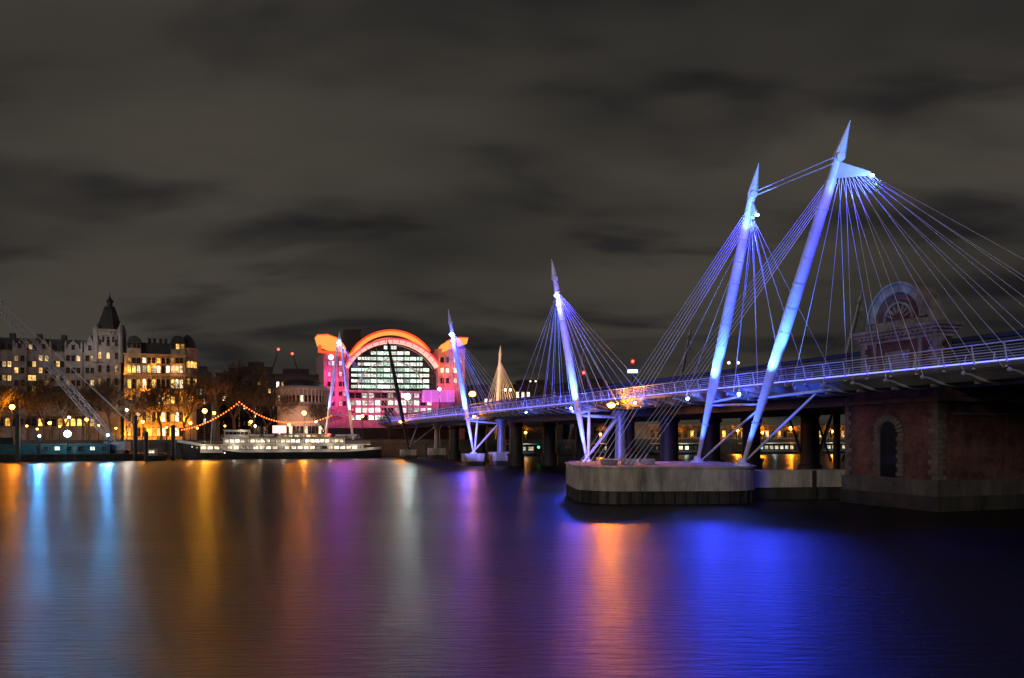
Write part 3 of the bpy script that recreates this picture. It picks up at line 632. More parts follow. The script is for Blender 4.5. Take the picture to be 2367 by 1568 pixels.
for a,b_ in ((30,62),(86,118),(150,190),(195,222)): facade(rt,fr,a+2,b_-2,(835,863,892,930),2 if b_-a<35 else 3,1.0,1.7,'w_yel','glass_dark',.28,y=-.6)
facade(rt,fr,-20,221,(985,),16,1.3,2.4,'w_gold','glass_dark',.4,True,y=-.62)
MB().box(0,S(221),-2.2,-.62,fr.z(962,100),fr.z(962,100)+.5).build('balcony',M['stone'],rt)
fr=LF(221,262,A); S=fr.s; tr=thing('turreted_tower','tall pale stone tower with steep dark pointed roof','tower',(fr.o.x,fr.o.y,4.6),A)
Wd=S(279); zt=fr.z(766,250); MB().box(0,Wd,0,Wd,0,zt).build('wall',M['wall_grey'],tr)
MB().box(-.5,Wd+.5,-.5,Wd+.5,zt,zt+.7).build('cornice',M['stone'],tr)
for cx,cy in ((0,0),(Wd,0),(Wd,Wd),(0,Wd)):
    MB().lathe([(.8,zt*.72),(.85,zt+.2),(.85,zt+1.3),(.6,zt+1.6),(.04,zt+3.4)],cx,cy,n=8).build('corner_turret',M['wall_grey'],tr)
c=Wd/2
rp=[(Wd*.56,zt+.7),(Wd*.48,zt+2.2),(Wd*.36,zt+4.8),(Wd*.25,zt+7.6),(Wd*.18,fr.z(706,250))]
b=MB()
for rr_,z in rp:
    for a in range(8): t=math.pi/8+math.pi/4*a; b.v.append((c+rr_*1.05*math.cos(t),c+rr_*1.05*math.sin(t),z))
for i in range(len(rp)-1):
    for k in range(8): b.f.append((i*8+k,i*8+(k+1)%8,i*8+8+(k+1)%8,i*8+8+k)); b.m.append(0)
rf=b.build('roof',M['slate'],tr)
zl=fr.z(706,250); MB().lathe([(1.6,0),(1.6,.3),(.85,.35),(.85,1.7),(1.2,1.8),(1.0,2.3),(.4,3.2),(.2,3.8),(.02,5.6)],c,c,zl-.2,8).build('lantern',M['slate'],rf)
for v in (800,830,860,890,920,950):
    for k in range(3): window(tr,Wd*(k+.5)/3,0,fr.z(v,250),.9,2.2,'glass_dark' if rng.random()<.75 else 'w_yel',True)
    MB().box(-.12,Wd+.12,-.25,0,fr.z(v,250)+3.0,fr.z(v,250)+3.25).build('string_course',M['stone'],tr)
for k in range(5): window(tr,Wd*(k+.5)/5,0,zt-3.6,.6,2.2,'glass_dark',True)
for k in range(6): MB().box(Wd*k/5.6,Wd*k/5.6+.3,-.45,-.251,zt-1.1,zt-.01).build('bracket',M['stone'],tr)
pt((fr.o.x+3,fr.o.y-10,36),(1,.9,.84),1800,1)
fr=LF(287,262); S=fr.s; gb=thing('club_building','ornate stone building glowing gold with arcaded windows and round corner turret','building',(fr.o.x,fr.o.y,4.6),A)
ze=fr.z(822,360); MB().box(0,S(432),0,16,0,ze).build('wall',M['wall_gold'],gb)
cxr=S(432); ct=MB().lathe([(2.9,0),(2.9,ze+2.2),(3.2,ze+2.3),(3.2,ze+2.8),(2.7,ze+3)],cxr,3,n=20).build('corner_turret',M['wall_gold'],gb,smooth=True)
MB().lathe([(2.75,0),(2.5,1.6),(1.9,3),(1.0,4.0),(.15,4.6)],cxr,3,ze+3.0,20).build('dome',M['slate'],ct,smooth=True)
rf=MB().prism([(0,ze+.6),(cxr,ze+.6),(cxr-1.5,ze+4.2),(1.5,ze+4.2)],.7,15).build('roof',M['slate'],gb)
for v in (822,868,905,942): MB().box(-.2,cxr,-.8,0,fr.z(v,360)-.1,fr.z(v,360)+.45).build('balcony',M['wall_gold'],gb)
for u0,u1,vt in ((294,326,776),(395,428,776)):
    a,b_=S(u0),S(u1); zt=fr.z(vt,u0); pb=MB().box(a,b_,-.4,4,0,zt-3).build('projecting_bay',M['wall_gold'],gb)
    MB().prism([(a-.3,zt-3),(b_+.3,zt-3),(b_-.4,zt-.8),(b_-1.4,zt),(a+1.4,zt),(a+.4,zt-.8)],-.4,4).build('bay_roof',M['slate'],pb)
for u in (340,352,366,378): a=S(u); MB().box(a,a+.9,3,4.2,ze+3,ze+6).build('chimney',M['wall_dark'],rf)
for u in (327.5,339,350,361,372,383,394): MB().box(S(u)-.18,S(u)+.18,-.35,-.001,0,ze-.3).build('pilaster',M['wall_gold'],gb)
MB().tube((S(348),8,ze+4),(S(348),8,ze+13),.06,.03,5).build('flagpole',M['grey_steel'],rf)
for a,b_,nc,y in ((294,326,3,-.4),(328,394,6,0),(395,424,3,-.4)):
    for v,hh,ar in ((862,2.4,True),(840,1.7,False),(898,3.0,True),(934,3.0,True),(975,3.2,True),(1008,2.6,False)):
        facade(gb,fr,a,b_,(v,),nc,1.0,hh,'w_gold','glass_dark',.5 if v>850 else .35,ar,y,['w_gold','w_gold','w_warm'])
for u in (299,311,321,400,411,422): window(gb,S(u),-.4,fr.z(806,360),1.0,1.7,'w_gold' if u>410 else 'glass_dark')
for k in range(8):
    a=R(-150+k*18)
    for v in (850,890,930): window(ct,cxr+2.95*math.cos(a),3+2.95*math.sin(a),fr.z(v,430),.8,2.2,'w_gold' if rng.random()<.5 else 'glass_dark',True,a+math.pi/2)
for i,(u,z) in enumerate(((298,8),(325,12),(352,8),(378,13),(405,8),(434,12),(308,19),(345,22),(385,19),(428,20),(365,30),(415,29),(300,28))):
    q=P(u,1010,263+S(u)*SA); pt((q.x,q.y-2.8,z),(1,.34,.02),(1500,1000,1500,1100,1600,1100,1100,1000,1000,1000,400,500,400)[i],.4)
def office(u0,u1,vt,Y,label,rows,cols,p,lits=('w_yel','w_warm'),wallm='wall_dark',depth=16):
    fr=LF(u0,Y); S=fr.s; r=thing('office_building',label,'building',(fr.o.x,fr.o.y,4.6),A)
    zt=fr.z(vt,(u0+u1)/2); w_=S(u1); MB().box(0,w_,0,depth,0,zt).build('wall',M[wallm],r)
    MB().box(-.3,w_+.3,-.3,depth+.3,zt,zt+.5).build('cornice',M[wallm],r)
    if zt>8: MB().box(w_*.2,w_*.75,3,depth-3,zt+.5,zt+3).build('plant_room',M['slate'],r)
    dz=(zt-1)/rows if zt<8 else (zt-4)/rows
    for i in range(rows):
        for c in range(cols): window(r,w_*(c+.5)/cols,0,(.6 if zt<8 else 2.5)+dz*i+dz*.2,w_/cols*.5,dz*.5,rng.choice(lits) if rng.random()<p else 'glass_dark')
office(452,486,862,330,'narrow dark building with a few white windows right of the golden building',6,4,.4,('w_wht',))
office(500,640,866,350,'wide dark office block behind the tall bare trees',7,12,.12)
office(560,628,850,390,'dark block rising behind the wide office block',4,6,.06)
office(636,742,868,330,'dark building with a lit top storey behind the round pavilion',5,9,.3,('w_wht','w_yel'))
office(1085,1150,905,345,'low dark building between the station and the warm lit mast',3,6,.3)
office(1190,1300,892,380,'low dark building beyond the rail bridge behind the midstream mast',4,9,.12)
office(1310,1440,888,400,'low dark building beyond the rail bridge right of the midstream mast',4,9,.1)
office(1500,1980,985,345,'long low building with warm windows seen under the bridge behind the orange lit trees',1,34,.3,('w_gold','w_yel','w_gold'),'wall_gold')
Y=276; c=P(684,1010,Y); rv=thing('round_building','round pale stone building with shallow dome and two rings of windows','building',(c.x,c.y+9,4.6))
zt=H+(VH-900)/F*Y-4.6; MB().lathe([(8.7,0),(8.7,zt),(9.3,zt),(9.3,zt+.6),(8.6,zt+.7),(8.6,zt+1.3)],n=40).build('drum_wall',M['wall_pale'],rv)
MB().lathe([(6.6,zt+1.2),(6.6,zt+2.4),(7,zt+2.5),(5.5,zt+3.5),(2.5,zt+4.1),(.2,zt+4.2)],n=32).build('dome',M['slate'],rv,smooth=True)
for k in range(22):
    a=R(-180+k*8.57); x,y=8.72*math.cos(a),8.72*math.sin(a)
    window(rv,x,y,zt-4.2,1.0,2.1,'w_warm' if k in (5,12) else 'glass_dark',False,a+math.pi/2)
    window(rv,x,y,2.6,1.1,3.0,'w_warm' if k%4==1 else 'glass_dark',True,a+math.pi/2)
    a2=a+R(4.28); MB().lathe([(.28,zt-5.2),(.25,zt-.6),(.4,zt-.01)],8.95*math.cos(a2),8.95*math.sin(a2),n=6).build('column',M['wall_pale'],rv)
MB().lathe([(9.25,zt-5.8),(9.25,zt-5.25)],n=40).build('string_course',M['stone'],rv)
for dx,w_ in ((-9,1900),(1,2300),(10,1900)): pt((c.x+dx,c.y-7,9),(1,.50,.30),w_,.5)
# ================================================================ STATION
fr=LF(735,318); S=fr.s; st=thing('arched_station','glowing arched railway station building with orange and peach arches and pink walls','station',(fr.o.x,fr.o.y,4.6),A)
Zf=lambda v,u: fr.z(v,u)
def prismuv(pts,y0,y1,name,m,par=None): 
    return MB().prism([(S(u),Zf(v,u)) for u,v in pts],y0,y1).build(name,M[m],par or st)
lt=prismuv([(748,1022),(806,1022),(806,812),(748,812)],0,30,'left_tower_wall','wall_pink')
rt2=prismuv([(1012,1022),(1074,1022),(1074,806),(1012,806)],0,30,'right_tower_wall','wall_pink')
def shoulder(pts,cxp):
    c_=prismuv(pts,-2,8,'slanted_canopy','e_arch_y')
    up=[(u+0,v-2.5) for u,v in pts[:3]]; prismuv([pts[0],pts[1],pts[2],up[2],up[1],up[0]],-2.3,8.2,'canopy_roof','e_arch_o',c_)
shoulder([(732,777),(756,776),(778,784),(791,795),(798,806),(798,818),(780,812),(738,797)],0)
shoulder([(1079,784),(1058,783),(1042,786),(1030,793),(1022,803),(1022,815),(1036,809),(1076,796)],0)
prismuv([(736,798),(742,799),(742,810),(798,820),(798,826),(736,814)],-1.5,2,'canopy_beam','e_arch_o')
po=prismuv([(806,1022),(1012,1022),(1012,905),(806,905)],1,30,'podium_wall','wall_pink')
for a,b_ in ((748,754),(777,781),(802,806),(1012,1017),(1042,1046),(1070,1074)): prismuv([(a,1000),(b_,1000),(b_,822),(a,822)],-.5,-.001,'wall_pier','wall_pink')
def arcuv(cu,cv,ro,ri,a0,a1,y0,y1,name,m,par=None):
    n=36; b=MB()
    for i in range(n):
        p=a0+(a1-a0)*i/n; q=a0+(a1-a0)*(i+1)/n
        g=lambda rad,t:(S(cu+rad*math.cos(t)),Zf(cv-rad*math.sin(t),cu+rad*math.cos(t)))
        a_,b_,c_,d_=g(ri,p),g(ro,p),g(ro,q),g(ri,q)
        b.hexa([(a_[0],y0,a_[1]),(b_[0],y0,b_[1]),(b_[0],y1,b_[1]),(a_[0],y1,a_[1]),(d_[0],y0,d_[1]),(c_[0],y0,c_[1]),(c_[0],y1,c_[1]),(d_[0],y1,d_[1])])
    return b.build(name,M[m],par or st)
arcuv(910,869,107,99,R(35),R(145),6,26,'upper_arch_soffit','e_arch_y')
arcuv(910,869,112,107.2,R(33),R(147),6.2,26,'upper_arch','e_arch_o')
arcuv(910,869,115,112.2,R(31),R(149),5.5,26,'upper_arch_roof','wall_dark')
arcuv(910,869,98.6,94,R(40),R(140),7,9,'dark_gap_panel','wall_dark')
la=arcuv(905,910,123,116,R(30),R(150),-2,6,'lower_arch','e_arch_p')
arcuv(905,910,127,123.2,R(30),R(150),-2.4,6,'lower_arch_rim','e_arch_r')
arcuv(905,910,115.8,114,R(27),R(153),1,3,'glazing_frame','wall_dark')
for k in range(1,16):
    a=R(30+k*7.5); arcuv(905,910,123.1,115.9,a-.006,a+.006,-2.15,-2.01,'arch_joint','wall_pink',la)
prismuv([(814,747),(852,747),(852,800),(814,800)],20,28,'roof_block','wall_dark')
prismuv([(830,792),(990,792),(990,800),(830,800)],10,14,'roof_plant','wall_dark')
def inarch(u,v): return (u-905)**2+(v-910)**2<114**2
b=MB(); pts=[(S(905+113.5*math.cos(a)),Zf(910-113.5*math.sin(a),905+113.5*math.cos(a))) for a in [R(20+140*i/30) for i in range(31)]]
gwall=b.prism([(S(800),Zf(905,800)),(S(1010),Zf(905,1010))]+pts,3.0,3.4).build('glass_back_wall',M['wall_dark'],st)
nb=0
for i,v in enumerate(range(897,796,-13)):
    for c in range(12):
        u=821.5+c*15.2
        if inarch(u-5,v-8) and inarch(u+5,v-8) and nb<100:
            nb+=1; window(gwall,S(u),2.9,Zf(v,u),2.45,1.35,'w_bay',name='glass_bay')
    half=math.sqrt(max(0,113**2-(910-v)**2)); a,b_=max(808,905-half),min(1003,905+half)
    MB().box(S(a),S(b_),2.2,2.95,Zf(v,905)-.50,Zf(v,905)-.18).build('floor_edge',M['dark_iron'],gwall)
for u in (838,872,905,938,972): MB().box(S(u)-.14,S(u)+.14,2.0,2.19,Zf(903,u),Zf(910-math.sqrt(112**2-(u-905)**2),u)).build('column',M['grey_steel'],gwall)
arcuv(905,915,82,79.5,R(18),R(162),1.2,1.9,'inner_white_arch','ship_white',gwall)
for v in (845,870,893,915,938):
    for u in (761,770,787,796): window(lt,S(u),0,Zf(v,u),1.0,1.7,'w_pink' if rng.random()<.3 else 'glass_dark')
for v in (838,862,886):
    for u in (1022,1034,1052,1064): window(rt2,S(u),0,Zf(v,u),1.3,2.0,'w_warm' if rng.random()<.5 else 'glass_dark')
for v in (920,937,954,971):
    for c in range(13): u=814+c*15; window(po,S(u),1,Zf(v,u),2.05,1.9,rng.choice(['w_pink','w_wht','w_wht','w_wht']) if rng.random()<.7 else 'glass_dark')
MB().lathe([(1.0,0),(1.0,.3)],n=20).build('round_sign',emis('pink_round_sign',(1,.55,.85),3.5),st); o=bpy.data.objects['round_sign']; o.rotation_euler=(R(90),0,0); o.location=(S(765),-.1,Zf(826,765))
for i,(a,b_) in enumerate(((976,990),(993,1010),(1013,1028),(1031,1045))): prismuv([(a,930),(b_,930),(b_,903),(a,903)],-4,.9 if b_<1012 else -.1,'purple_box','e_purple')
prismuv([(738,1022),(1045,1022),(1045,990),(738,990)],-8,-4.2,'lower_terrace','wall_dark')
MB().box(S(806),S(975),-2.0,.9,Zf(907,850),Zf(903,850)).build('balcony',M['wall_pink'],st)
PINK=(1,.03,.38); RED=(1,.05,.12)
for u,v,w_,cc in ((752,950,1200,PINK),(775,925,1400,PINK),(765,865,1900,PINK),(792,900,1200,RED),(825,945,1000,RED),(862,945,1200,PINK),(898,950,1000,RED),(950,950,1100,PINK),(995,950,1300,PINK)):
    q=P(u,v,318+S(u)*SA-5); pt(q,cc,w_,.5)
for u,v,w_,cc in ((1025,850,1300,(1,.20,.03)),(1062,845,1500,(1,.20,.03)),(1045,890,1800,RED)): pt(P(u,v,318+S(u)*SA-5),cc,w_,.5)
pt(P(905,880,318+S(905)*SA-8),(1,.95,.9),2600,1)
river(P(800,900,300),(.70,.12,.55),9500,34,4); river(P(700,900,290),(1,.20,.12),4000,34,3)  # added unseen spots that tint the water purple and red
def flood(u,v,Y,rad,m_,label,base,wl,wr,c,ang=38):
    q=P(u,v,Y); r=thing('flood_lamp',label,'flood lamp',(q.x,q.y,base),0,'bright flood lamps on posts')
    h=q.z-base; MB().tube((0,0,0),(0,0,h),.12,n=8).build('post',M['dark_iron'],r)
    hs=MB().box(-rad*.8,rad*.8,0,.4,h-rad*.8,h+rad*.8).build('housing',M['dark_iron'],r); MB().ball((0,-.2,h),rad,12,8).build('lens',M[m_],hs,smooth=True)
    if wl: pt((q.x,q.y-rad-.5,q.z),c,wl,.3,r)
    if wr: river((q.x,q.y-rad-.6,q.z),c,wr,ang)
flood(942,917,290,1.2,'e_white','largest white flood lamp, in front of the station',4.6,3000,20000,WHITE)
flood(1016,900,296,.6,'e_white','smaller white flood lamp at the right side of the station front',4.6,1200,1500,WHITE)
# ================================================================ SHIP
fr=Fr(420,226); L=fr.s(886); sh=thing('moored_ship','long white passenger ship with black hull and lit cabins moored at the far bank','ship',(fr.o.x,fr.o.y,0),A)
S=fr.s
def sec(t):
    hb=5.0*min(1,(max(0,t)/.22)**.62) if t<.22 else (5.0 if t<.9 else 5.0*(1-((t-.9)/.1)**2*.45))
    return hb,2.3+3.0*max(0,1-t/.3)**1.5+.7*max(0,(t-.8)/.2)
b=MB(); N=36; ring=[]
for i in range(N+1):
    t=i/N; hb,zt=sec(t); x=t*L; rk=-1.6*max(0,1-t/.06) 
    ring.append(len(b.v)); b.v+=[(x+rk*1,6-hb,zt),(x+rk*.4,6-hb*.93,zt*.5),(x,6-hb*.8,-.6),(x,6+hb*.8,-.6),(x+rk*.4,6+hb*.93,zt*.5),(x+rk,6+hb,zt)]
for i in range(N):
    for k in range(6):
        q=(k+1)%6; a,c=ring[i],ring[i+1]; b.f.append((a+k,a+q,c+q,c+k)); b.m.append(0)
for a in (ring[0],ring[-1]): b.f.append(tuple(a+k for k in range(6))); b.m.append(0)
hull=b.build('hull',M['ship_black'],sh,smooth=True)
b=MB()
for i in range(N):
    t,t2=i/N,(i+1)/N; (h1,z1),(h2,z2)=sec(t),sec(t2); r1=-1.6*max(0,1-t/.06); r2=-1.6*max(0,1-t2/.06)
    b.hexa([(t*L+r1,6-h1-.05,z1-.35),(t2*L+r2,6-h2-.05,z2-.35),(t2*L+r2,6-h2+.1,z2-.35),(t*L+r1,6-h1+.1,z1-.35),(t*L+r1,6-h1-.05,z1+.45),(t2*L+r2,6-h2-.05,z2+.45),(t2*L+r2,6-h2+.1,z2+.45),(t*L+r1,6-h1+.1,z1+.45)])
b.build('bulwark',M['ship_white'],hull)
x0,x1=S(462),S(842)
lc=MB().box(x0,x1,1.6,10.4,1.9,4.1).build('lower_cabin',M['ship_white'],sh)
MB().box(x0-1,x1+2,1.2,10.8,4.1,4.3).build('promenade_deck',M['ship_white'],sh)
uc=MB().box(S(515),S(800),2.2,9.8,4.3,6.1).build('upper_cabin',M['ship_white'],sh)
MB().box(S(510),S(835),1.3,10.7,6.1,6.25).build('boat_deck',M['ship_white'],sh)
wh=MB().box(S(518),S(576),2.8,9.2,6.25,8.4).build('wheelhouse',M['ship_white'],sh); MB().box(S(515),S(580),2.4,9.6,8.4,8.55).build('wheelhouse_roof',M['ship_white'],wh)
sa=MB().box(S(650),S(765),3,9,6.25,7.3).build('saloon',M['ship_white'],sh); MB().box(S(646),S(770),2.6,9.4,7.3,7.43).build('saloon_roof',M['ship_white'],sa)
MB().path([(S(604),6,6.25),(S(604)+.3,6,9.6)],[1.2,1.05],16).build('funnel',M['ship_black'],sh,smooth=True)
for u,h in ((486,13),(705,12)): MB().tube((S(u),6,4.3),(S(u)+.4,6,h),.14,.06,n=8).build('mast',M['ship_white'],sh)
for k in range(26): x=x0+(x1-x0)*(k+.5)/26; window(lc,x,1.6,2.95,1.3,.75,'w_warm' if rng.random()<.92 else 'glass_dark')
for k in range(24): x=S(518)+(S(797)-S(518))*(k+.5)/24; window(uc,x,2.2,4.85,1.15,.85,'w_warm' if rng.random()<.88 else 'glass_dark')
for k in range(8): x=S(652)+(S(763)-S(652))*(k+.5)/8; window(sa,x,3,6.5,1.2,.55,'w_warm' if rng.random()<.6 else 'w_gold')
for k in range(6): x=S(520)+(S(574)-S(520))*(k+.5)/6; window(wh,x,2.8,7.2,.8,.7,'glass_dark')
for k in range(9): x=S(432)+k*1.25; hb,zt=sec(x/L); o=MB().lathe([(.2,0),(.2,.06)],n=10).build('porthole',M['w_warm'],hull); o.rotation_euler=(R(90),0,0); o.location=(x,6-hb*.96-.05,zt-1.0)
rl=MB()
for z in (4.75,5.15): rl.tube((x0-1,1.25,z),(S(515),1.25,z),.03,n=4); rl.tube((S(800),1.25,z),(x1+2,1.25,z),.03,n=4)
for z in (6.65,7.1): rl.tube((S(512),1.35,z),(S(833),1.35,z),.03,n=4)
k=S(512)
while k<S(833): rl.tube((k,1.35,6.25),(k,1.35,7.1),.03,n=4); k+=1.4
rl.build('railing',M['ship_white'],sh)
for u in (590,622,790,815):
    b=MB(); xx=S(u); b.path([(xx-1.6,1.9,7.1),(xx-1,1.9,6.9),(xx+1,1.9,6.9),(xx+1.6,1.9,7.1)],[.1,.4,.4,.1],10); b.build('lifeboat',M['ship_white'],sh,smooth=True)
def shw(x,y,z): return fr.o*1+Vector((x*CA-y*SA, x*SA+y*CA, z-H))
for u in (440,470,540,600,655,710,765,820,860): pt(shw(S(u),-.4,4.2),(1,.78,.52),170,.2)
for u in (560,700,760): pt(shw(S(u),1.2,8.2),(1,.75,.5),120,.2)
MB().box(S(632),S(664),4.5,5,7.6,9.8).build('lit_canopy',emis('pink_white_canopy',(1,.55,.5),2.2),sh)
MB().ball((S(762),2.2,7.1),.4,10,6).build('red_lamp',M['e_red'],sh)
# ================================================================ BARGE, CRANE, PILES on the left
fr=Fr(-60,206); S=fr.s; bg_=thing('work_barge','low dark flat barge moored at far left','barge',(fr.o.x,fr.o.y,0),A)
MB().prism([(0,-.4),(S(372),-.4),(S(380),1.9),(-1,1.9)],0,11).build('hull',M['ship_black'],bg_)
b=MB()
for k in range(22): b.box(k*2.3,k*2.3+.2,-.12,0,.1,1.8)
b.box(-1,S(380),-.15,0,1.7,2.0); b.build('fender',M['rust'],bg_)
def onbarge(x,y,z): return fr.o+Vector((x*CA-y*SA,x*SA+y*CA,z-H))
q=onbarge(S(85),3,1.9); r=thing('site_cabin','teal green site cabin standing on the barge','cabin',q,A)
w_=S(250)-S(85); MB().box(0,w_,0,3,0,2.5).build('wall',M['teal'],r); MB().box(-.15,w_+.15,-.15,3.15,2.5,2.65).build('roof',M['grey_steel'],r)
for k in range(6): window(r,w_*(k+.5)/6,0,1.0,1.1,.9,'w_wht' if k in (1,4) else 'glass_dark')
dr=MB().box(w_*.47,w_*.47+.9,-.06,0,.05,2.1).build('door',M['grey_steel'],r); MB().ball((w_*.47+.78,-.1,1.1),.05,6,4).build('handle',M['dark_iron'],dr)
q=onbarge(S(-30),2.5,1.9); r=thing('site_container','dark green container stack on the left end of the barge','container',q,A)
w_=S(78)-S(-30); cbx=MB().box(0,w_,0,3,0,2.6).build('container_box',M['teal'],r)
b=MB()
for k in range(int(w_/.5)): b.box(k*.5,k*.5+.2,-.07,0,.2,2.4)
b.build('corrugation',M['teal'],cbx); MB().box(0,w_*.5,.2,2.8,2.6,4.4).build('upper_box',M['ship_black'],r)
cb_=onbarge(S(262),6,1.9); tipv=P(-45,655,218)
r=thing('lattice_crane','grey lattice boom crane standing on the barge and leaning left','crane',cb_)
base=cb_+Vector((0,0,2.4)); ax=(tipv-base); n_=26; d=ax.normalized(); s1=d.cross(Vector((0,1,0))).normalized(); s2=Vector((0,1,0))
def wd(t): return .95*min(1,.25+t*8)*(1 if t<.9 else 1-(t-.9)*7)
corn=lambda t,a,b_: base+ax*t+s1*a*wd(t)+s2*b_*wd(t)
b=MB()
for a in (-1,1):
    for c in (-1,1): b.path([corn(t,a,c) for t in (0,.1,.5,.9,1)],.1,5)
for i in range(n_):
    t,t2=i/n_,(i+1)/n_
    for (a,c),(a2,c2) in (((-1,-1),(1,-1)),((1,-1),(1,1)),((1,1),(-1,1)),((-1,1),(-1,-1))):
        b.tube(corn(t,a,c),corn(t2,a2,c2),.055,n=4); b.tube(corn(t,a,c),corn(t,a2,c2),.045,n=4)
b.build('boom',M['boom_steel'],r,True)
MB().box(-2.2,3.2,-1.6,1.6,.9,3.2).build('engine_house',M['grey_steel'],r); MB().box(-2.6,-.9,-1.9,-.2,1.0,3.4).build('cab',M['teal'],r)
for y in (-1.7,1.1): MB().prism([(-2.8,.3),(-2.3,0),(2.5,0),(3,.3),(3,.7),(2.5,.95),(-2.3,.95),(-2.8,.7)],y,y+.7).build('track',M['ship_black'],r)
g=base+Vector((3.8,0,6)); b=MB(); b.tube(base+Vector((2.4,0,.5)),g,.12,n=5); b.tube(base+Vector((.5,0,.6)),g,.12,n=5); b.build('gantry',M['grey_steel'],r,True)
for e in (-.4,.4): MB().tube(g+Vector((0,e,0)),tipv+Vector((0,e,0)),.04,n=4).build('stay_rope',M['cable'],r,True)
pt(onbarge(S(150),-2,9),(.75,.85,1),800,.5); pt(onbarge(S(230),0,14),(.8,.85,1),600,.5)
spot(onbarge(S(200),-6,3),base+ax*.55,(.85,.92,1),2600,60)
for u,v,rd,lb,wr in ((157,1003,.85,'brightest cyan white flood lamp, on the barge below the grey mansion block',2500),(250,1006,.3,'small cyan flood lamp at the right end of the teal cabin',23000),(92,1008,.3,'small cyan flood lamp at the left end of the teal cabin',25000)):
    flood(u,v,206+(u+60)*.04-2,rd,'e_cyan',lb,1.9,250,wr,CYAN)
for u,vt,Y,lb in ((313,962,216,'tall dark mooring pile at the right end of the barge'),(41,958,205,'tall dark mooring pile standing before the container at far left'),(400,985,222,'mooring pile between barge and ship'),(338,1000,214,'short mooring pile right of the crane')):
    q=P(u,vt,Y); r=thing('mooring_pile',lb,'mooring pile',(q.x,q.y,0),0,'dark mooring piles along the bank'); MB().lathe([(.55,-1),(.55,q.z-.3),(.62,q.z-.3),(.62,q.z)],n=12).build('pile',M['timber'],r); MB().lathe([(.62,q.z),(.1,q.z+.4)],n=12).build('cap',M['grey_steel'],r)
q=P(352,1050,218); r=thing('work_boat','small dark work boat with white wheelhouse between barge and ship','boat',(q.x,q.y,0),A)
MB().prism([(-4,.1),(3.4,.1),(4.6,1.6),(-4.2,1.3)],-1.6,1.6).build('hull',M['ship_black'],r); wh=MB().box(-1.5,1.2,-1.1,1.1,1.35,3.2).build('wheelhouse',M['ship_white'],r); window(wh,-.1,-1.1,2.1,1.4,.7,'w_warm')
for i,(u0,u1,lb) in enumerate(((1735,1842,'long lit pontoon shelter seen under the bridge beside the round pier'),(1905,1962,'short lit pontoon shelter seen under the bridge left of the brick pier'),(1530,1640,'lit pontoon shelter seen between the dark bridge columns'),(1385,1470,'lit pontoon shelter seen under the bridge behind the cable anchors'),(1185,1240,'lit pontoon kiosk seen under the bridge right of the station mast foot'))):
    fr=Fr(u0,bankY(u0)-14); S=fr.s; w_=S(u1); r=thing('pontoon_shelter',lb,'pontoon',(fr.o.x,fr.o.y,0),A,'lit pontoon shelters along the bank')
    MB().box(-1,w_+1,0,8,-.3,.9).build('pontoon',M['dark_iron'],r); MB().box(0,w_,1.5,6,.9,1.6).build('dado',M['grey_steel'],r); MB().box(-.6,w_+.6,.6,7,3.9,4.2).build('roof',M['boom_steel'],r); MB().box(0,w_,4,4.2,1.6,3.9).build('back_panel',M['glass_dark'],r)
    n_=max(3,int(w_/2.2))
    for k in range(n_): window(r,w_*(k+.5)/n_,1.5,1.9,w_/n_*.62,1.2,rng.choice(['w_dim','w_warm','glass_dark','w_dim']))
    q=fr.o+Vector((w_*.5*CA,w_*.5*SA-1.5,5-H)); pt(q,(.8,1,.9),350,.4)
r=thing('green_marker','green navigation light on a post under the bridge','lamp',(K(1245)*200,200,0)); MB().tube((0,0,-1),(0,0,3.6),.12,n=6).build('post',M['dark_iron'],r); MB().ball((0,0,3.9),.3,10,6).build('lamp',M['e_green'],r)
# ================================================================ FESTOON
pts=[P(420,992,250),P(553,928,250),P(690,974,254),P(772,957,256)]
r=thing('festoon_pole','tall pole holding up the string of red bulbs above the ship','pole',(pts[1].x,pts[1].y,4.6)); MB().lathe([(.16,0),(.08,pts[1].z-4.6)],n=8).build('pole',M['dark_iron'],r); MB().ball((0,0,pts[1].z-4.6),.15).build('finial',M['dark_iron'],r)
fe=thing('festoon_string','string of glowing orange red bulbs rising to a peak above the ship','string lights',pts[0])
line=[]
for i in range(3):
    a,b_=pts[i],pts[i+1]; n_=(22,24,13)[i]
    for k in range(n_): t=k/n_; q=a.lerp(b_,t); q.z-=4*t*(1-t)*(1.5,2.2,.8)[i]; line.append(q)
MB().path(line,.03,4).build('wire',M['dark_iron'],fe,True)
bm_=MB().ball((0,0,-.25),.23,8,6).mesh('bulb',[M['e_bulb']])
for q in line: link('bulb',bm_,fe,q-fe.location)
# ================================================================ LAMPS
for u,v,lb,wl,wr in [(28,941,'orange street lamp at far left before the mansion block',7500,14000),(115,978,'small orange street lamp below the lattice crane boom',1300,0),(200,970,'orange street lamp below the mansion block behind the teal cabin',1300,1500),(440,978,'small orange street lamp at the foot of the golden building',1300,0),
(473,950,'bright orange street lamp left of the string of red bulbs',3500,23000),(495,955,'orange street lamp just left of the peak of the red bulbs',1300,0),(703,955,'bright orange street lamp before the round building',2200,18000),(668,982,'small orange street lamp above the middle of the ship',700,3000),(838,962,'small orange street lamp left of the unlit mast foot',500,0),(330,975,'small orange street lamp at the foot of the golden building beside its left bay',1300,0),(580,975,'small orange street lamp right of the peak of the red bulbs',1200,0)]:
    street_lamp(u,v,bankY(u)-2.5+(4 if wr==0 else 3.4),'o',lb,wl,wr,cn=YEL if u==473 else (1,.24,.01),rad=.7 if wr>13000 else .45)
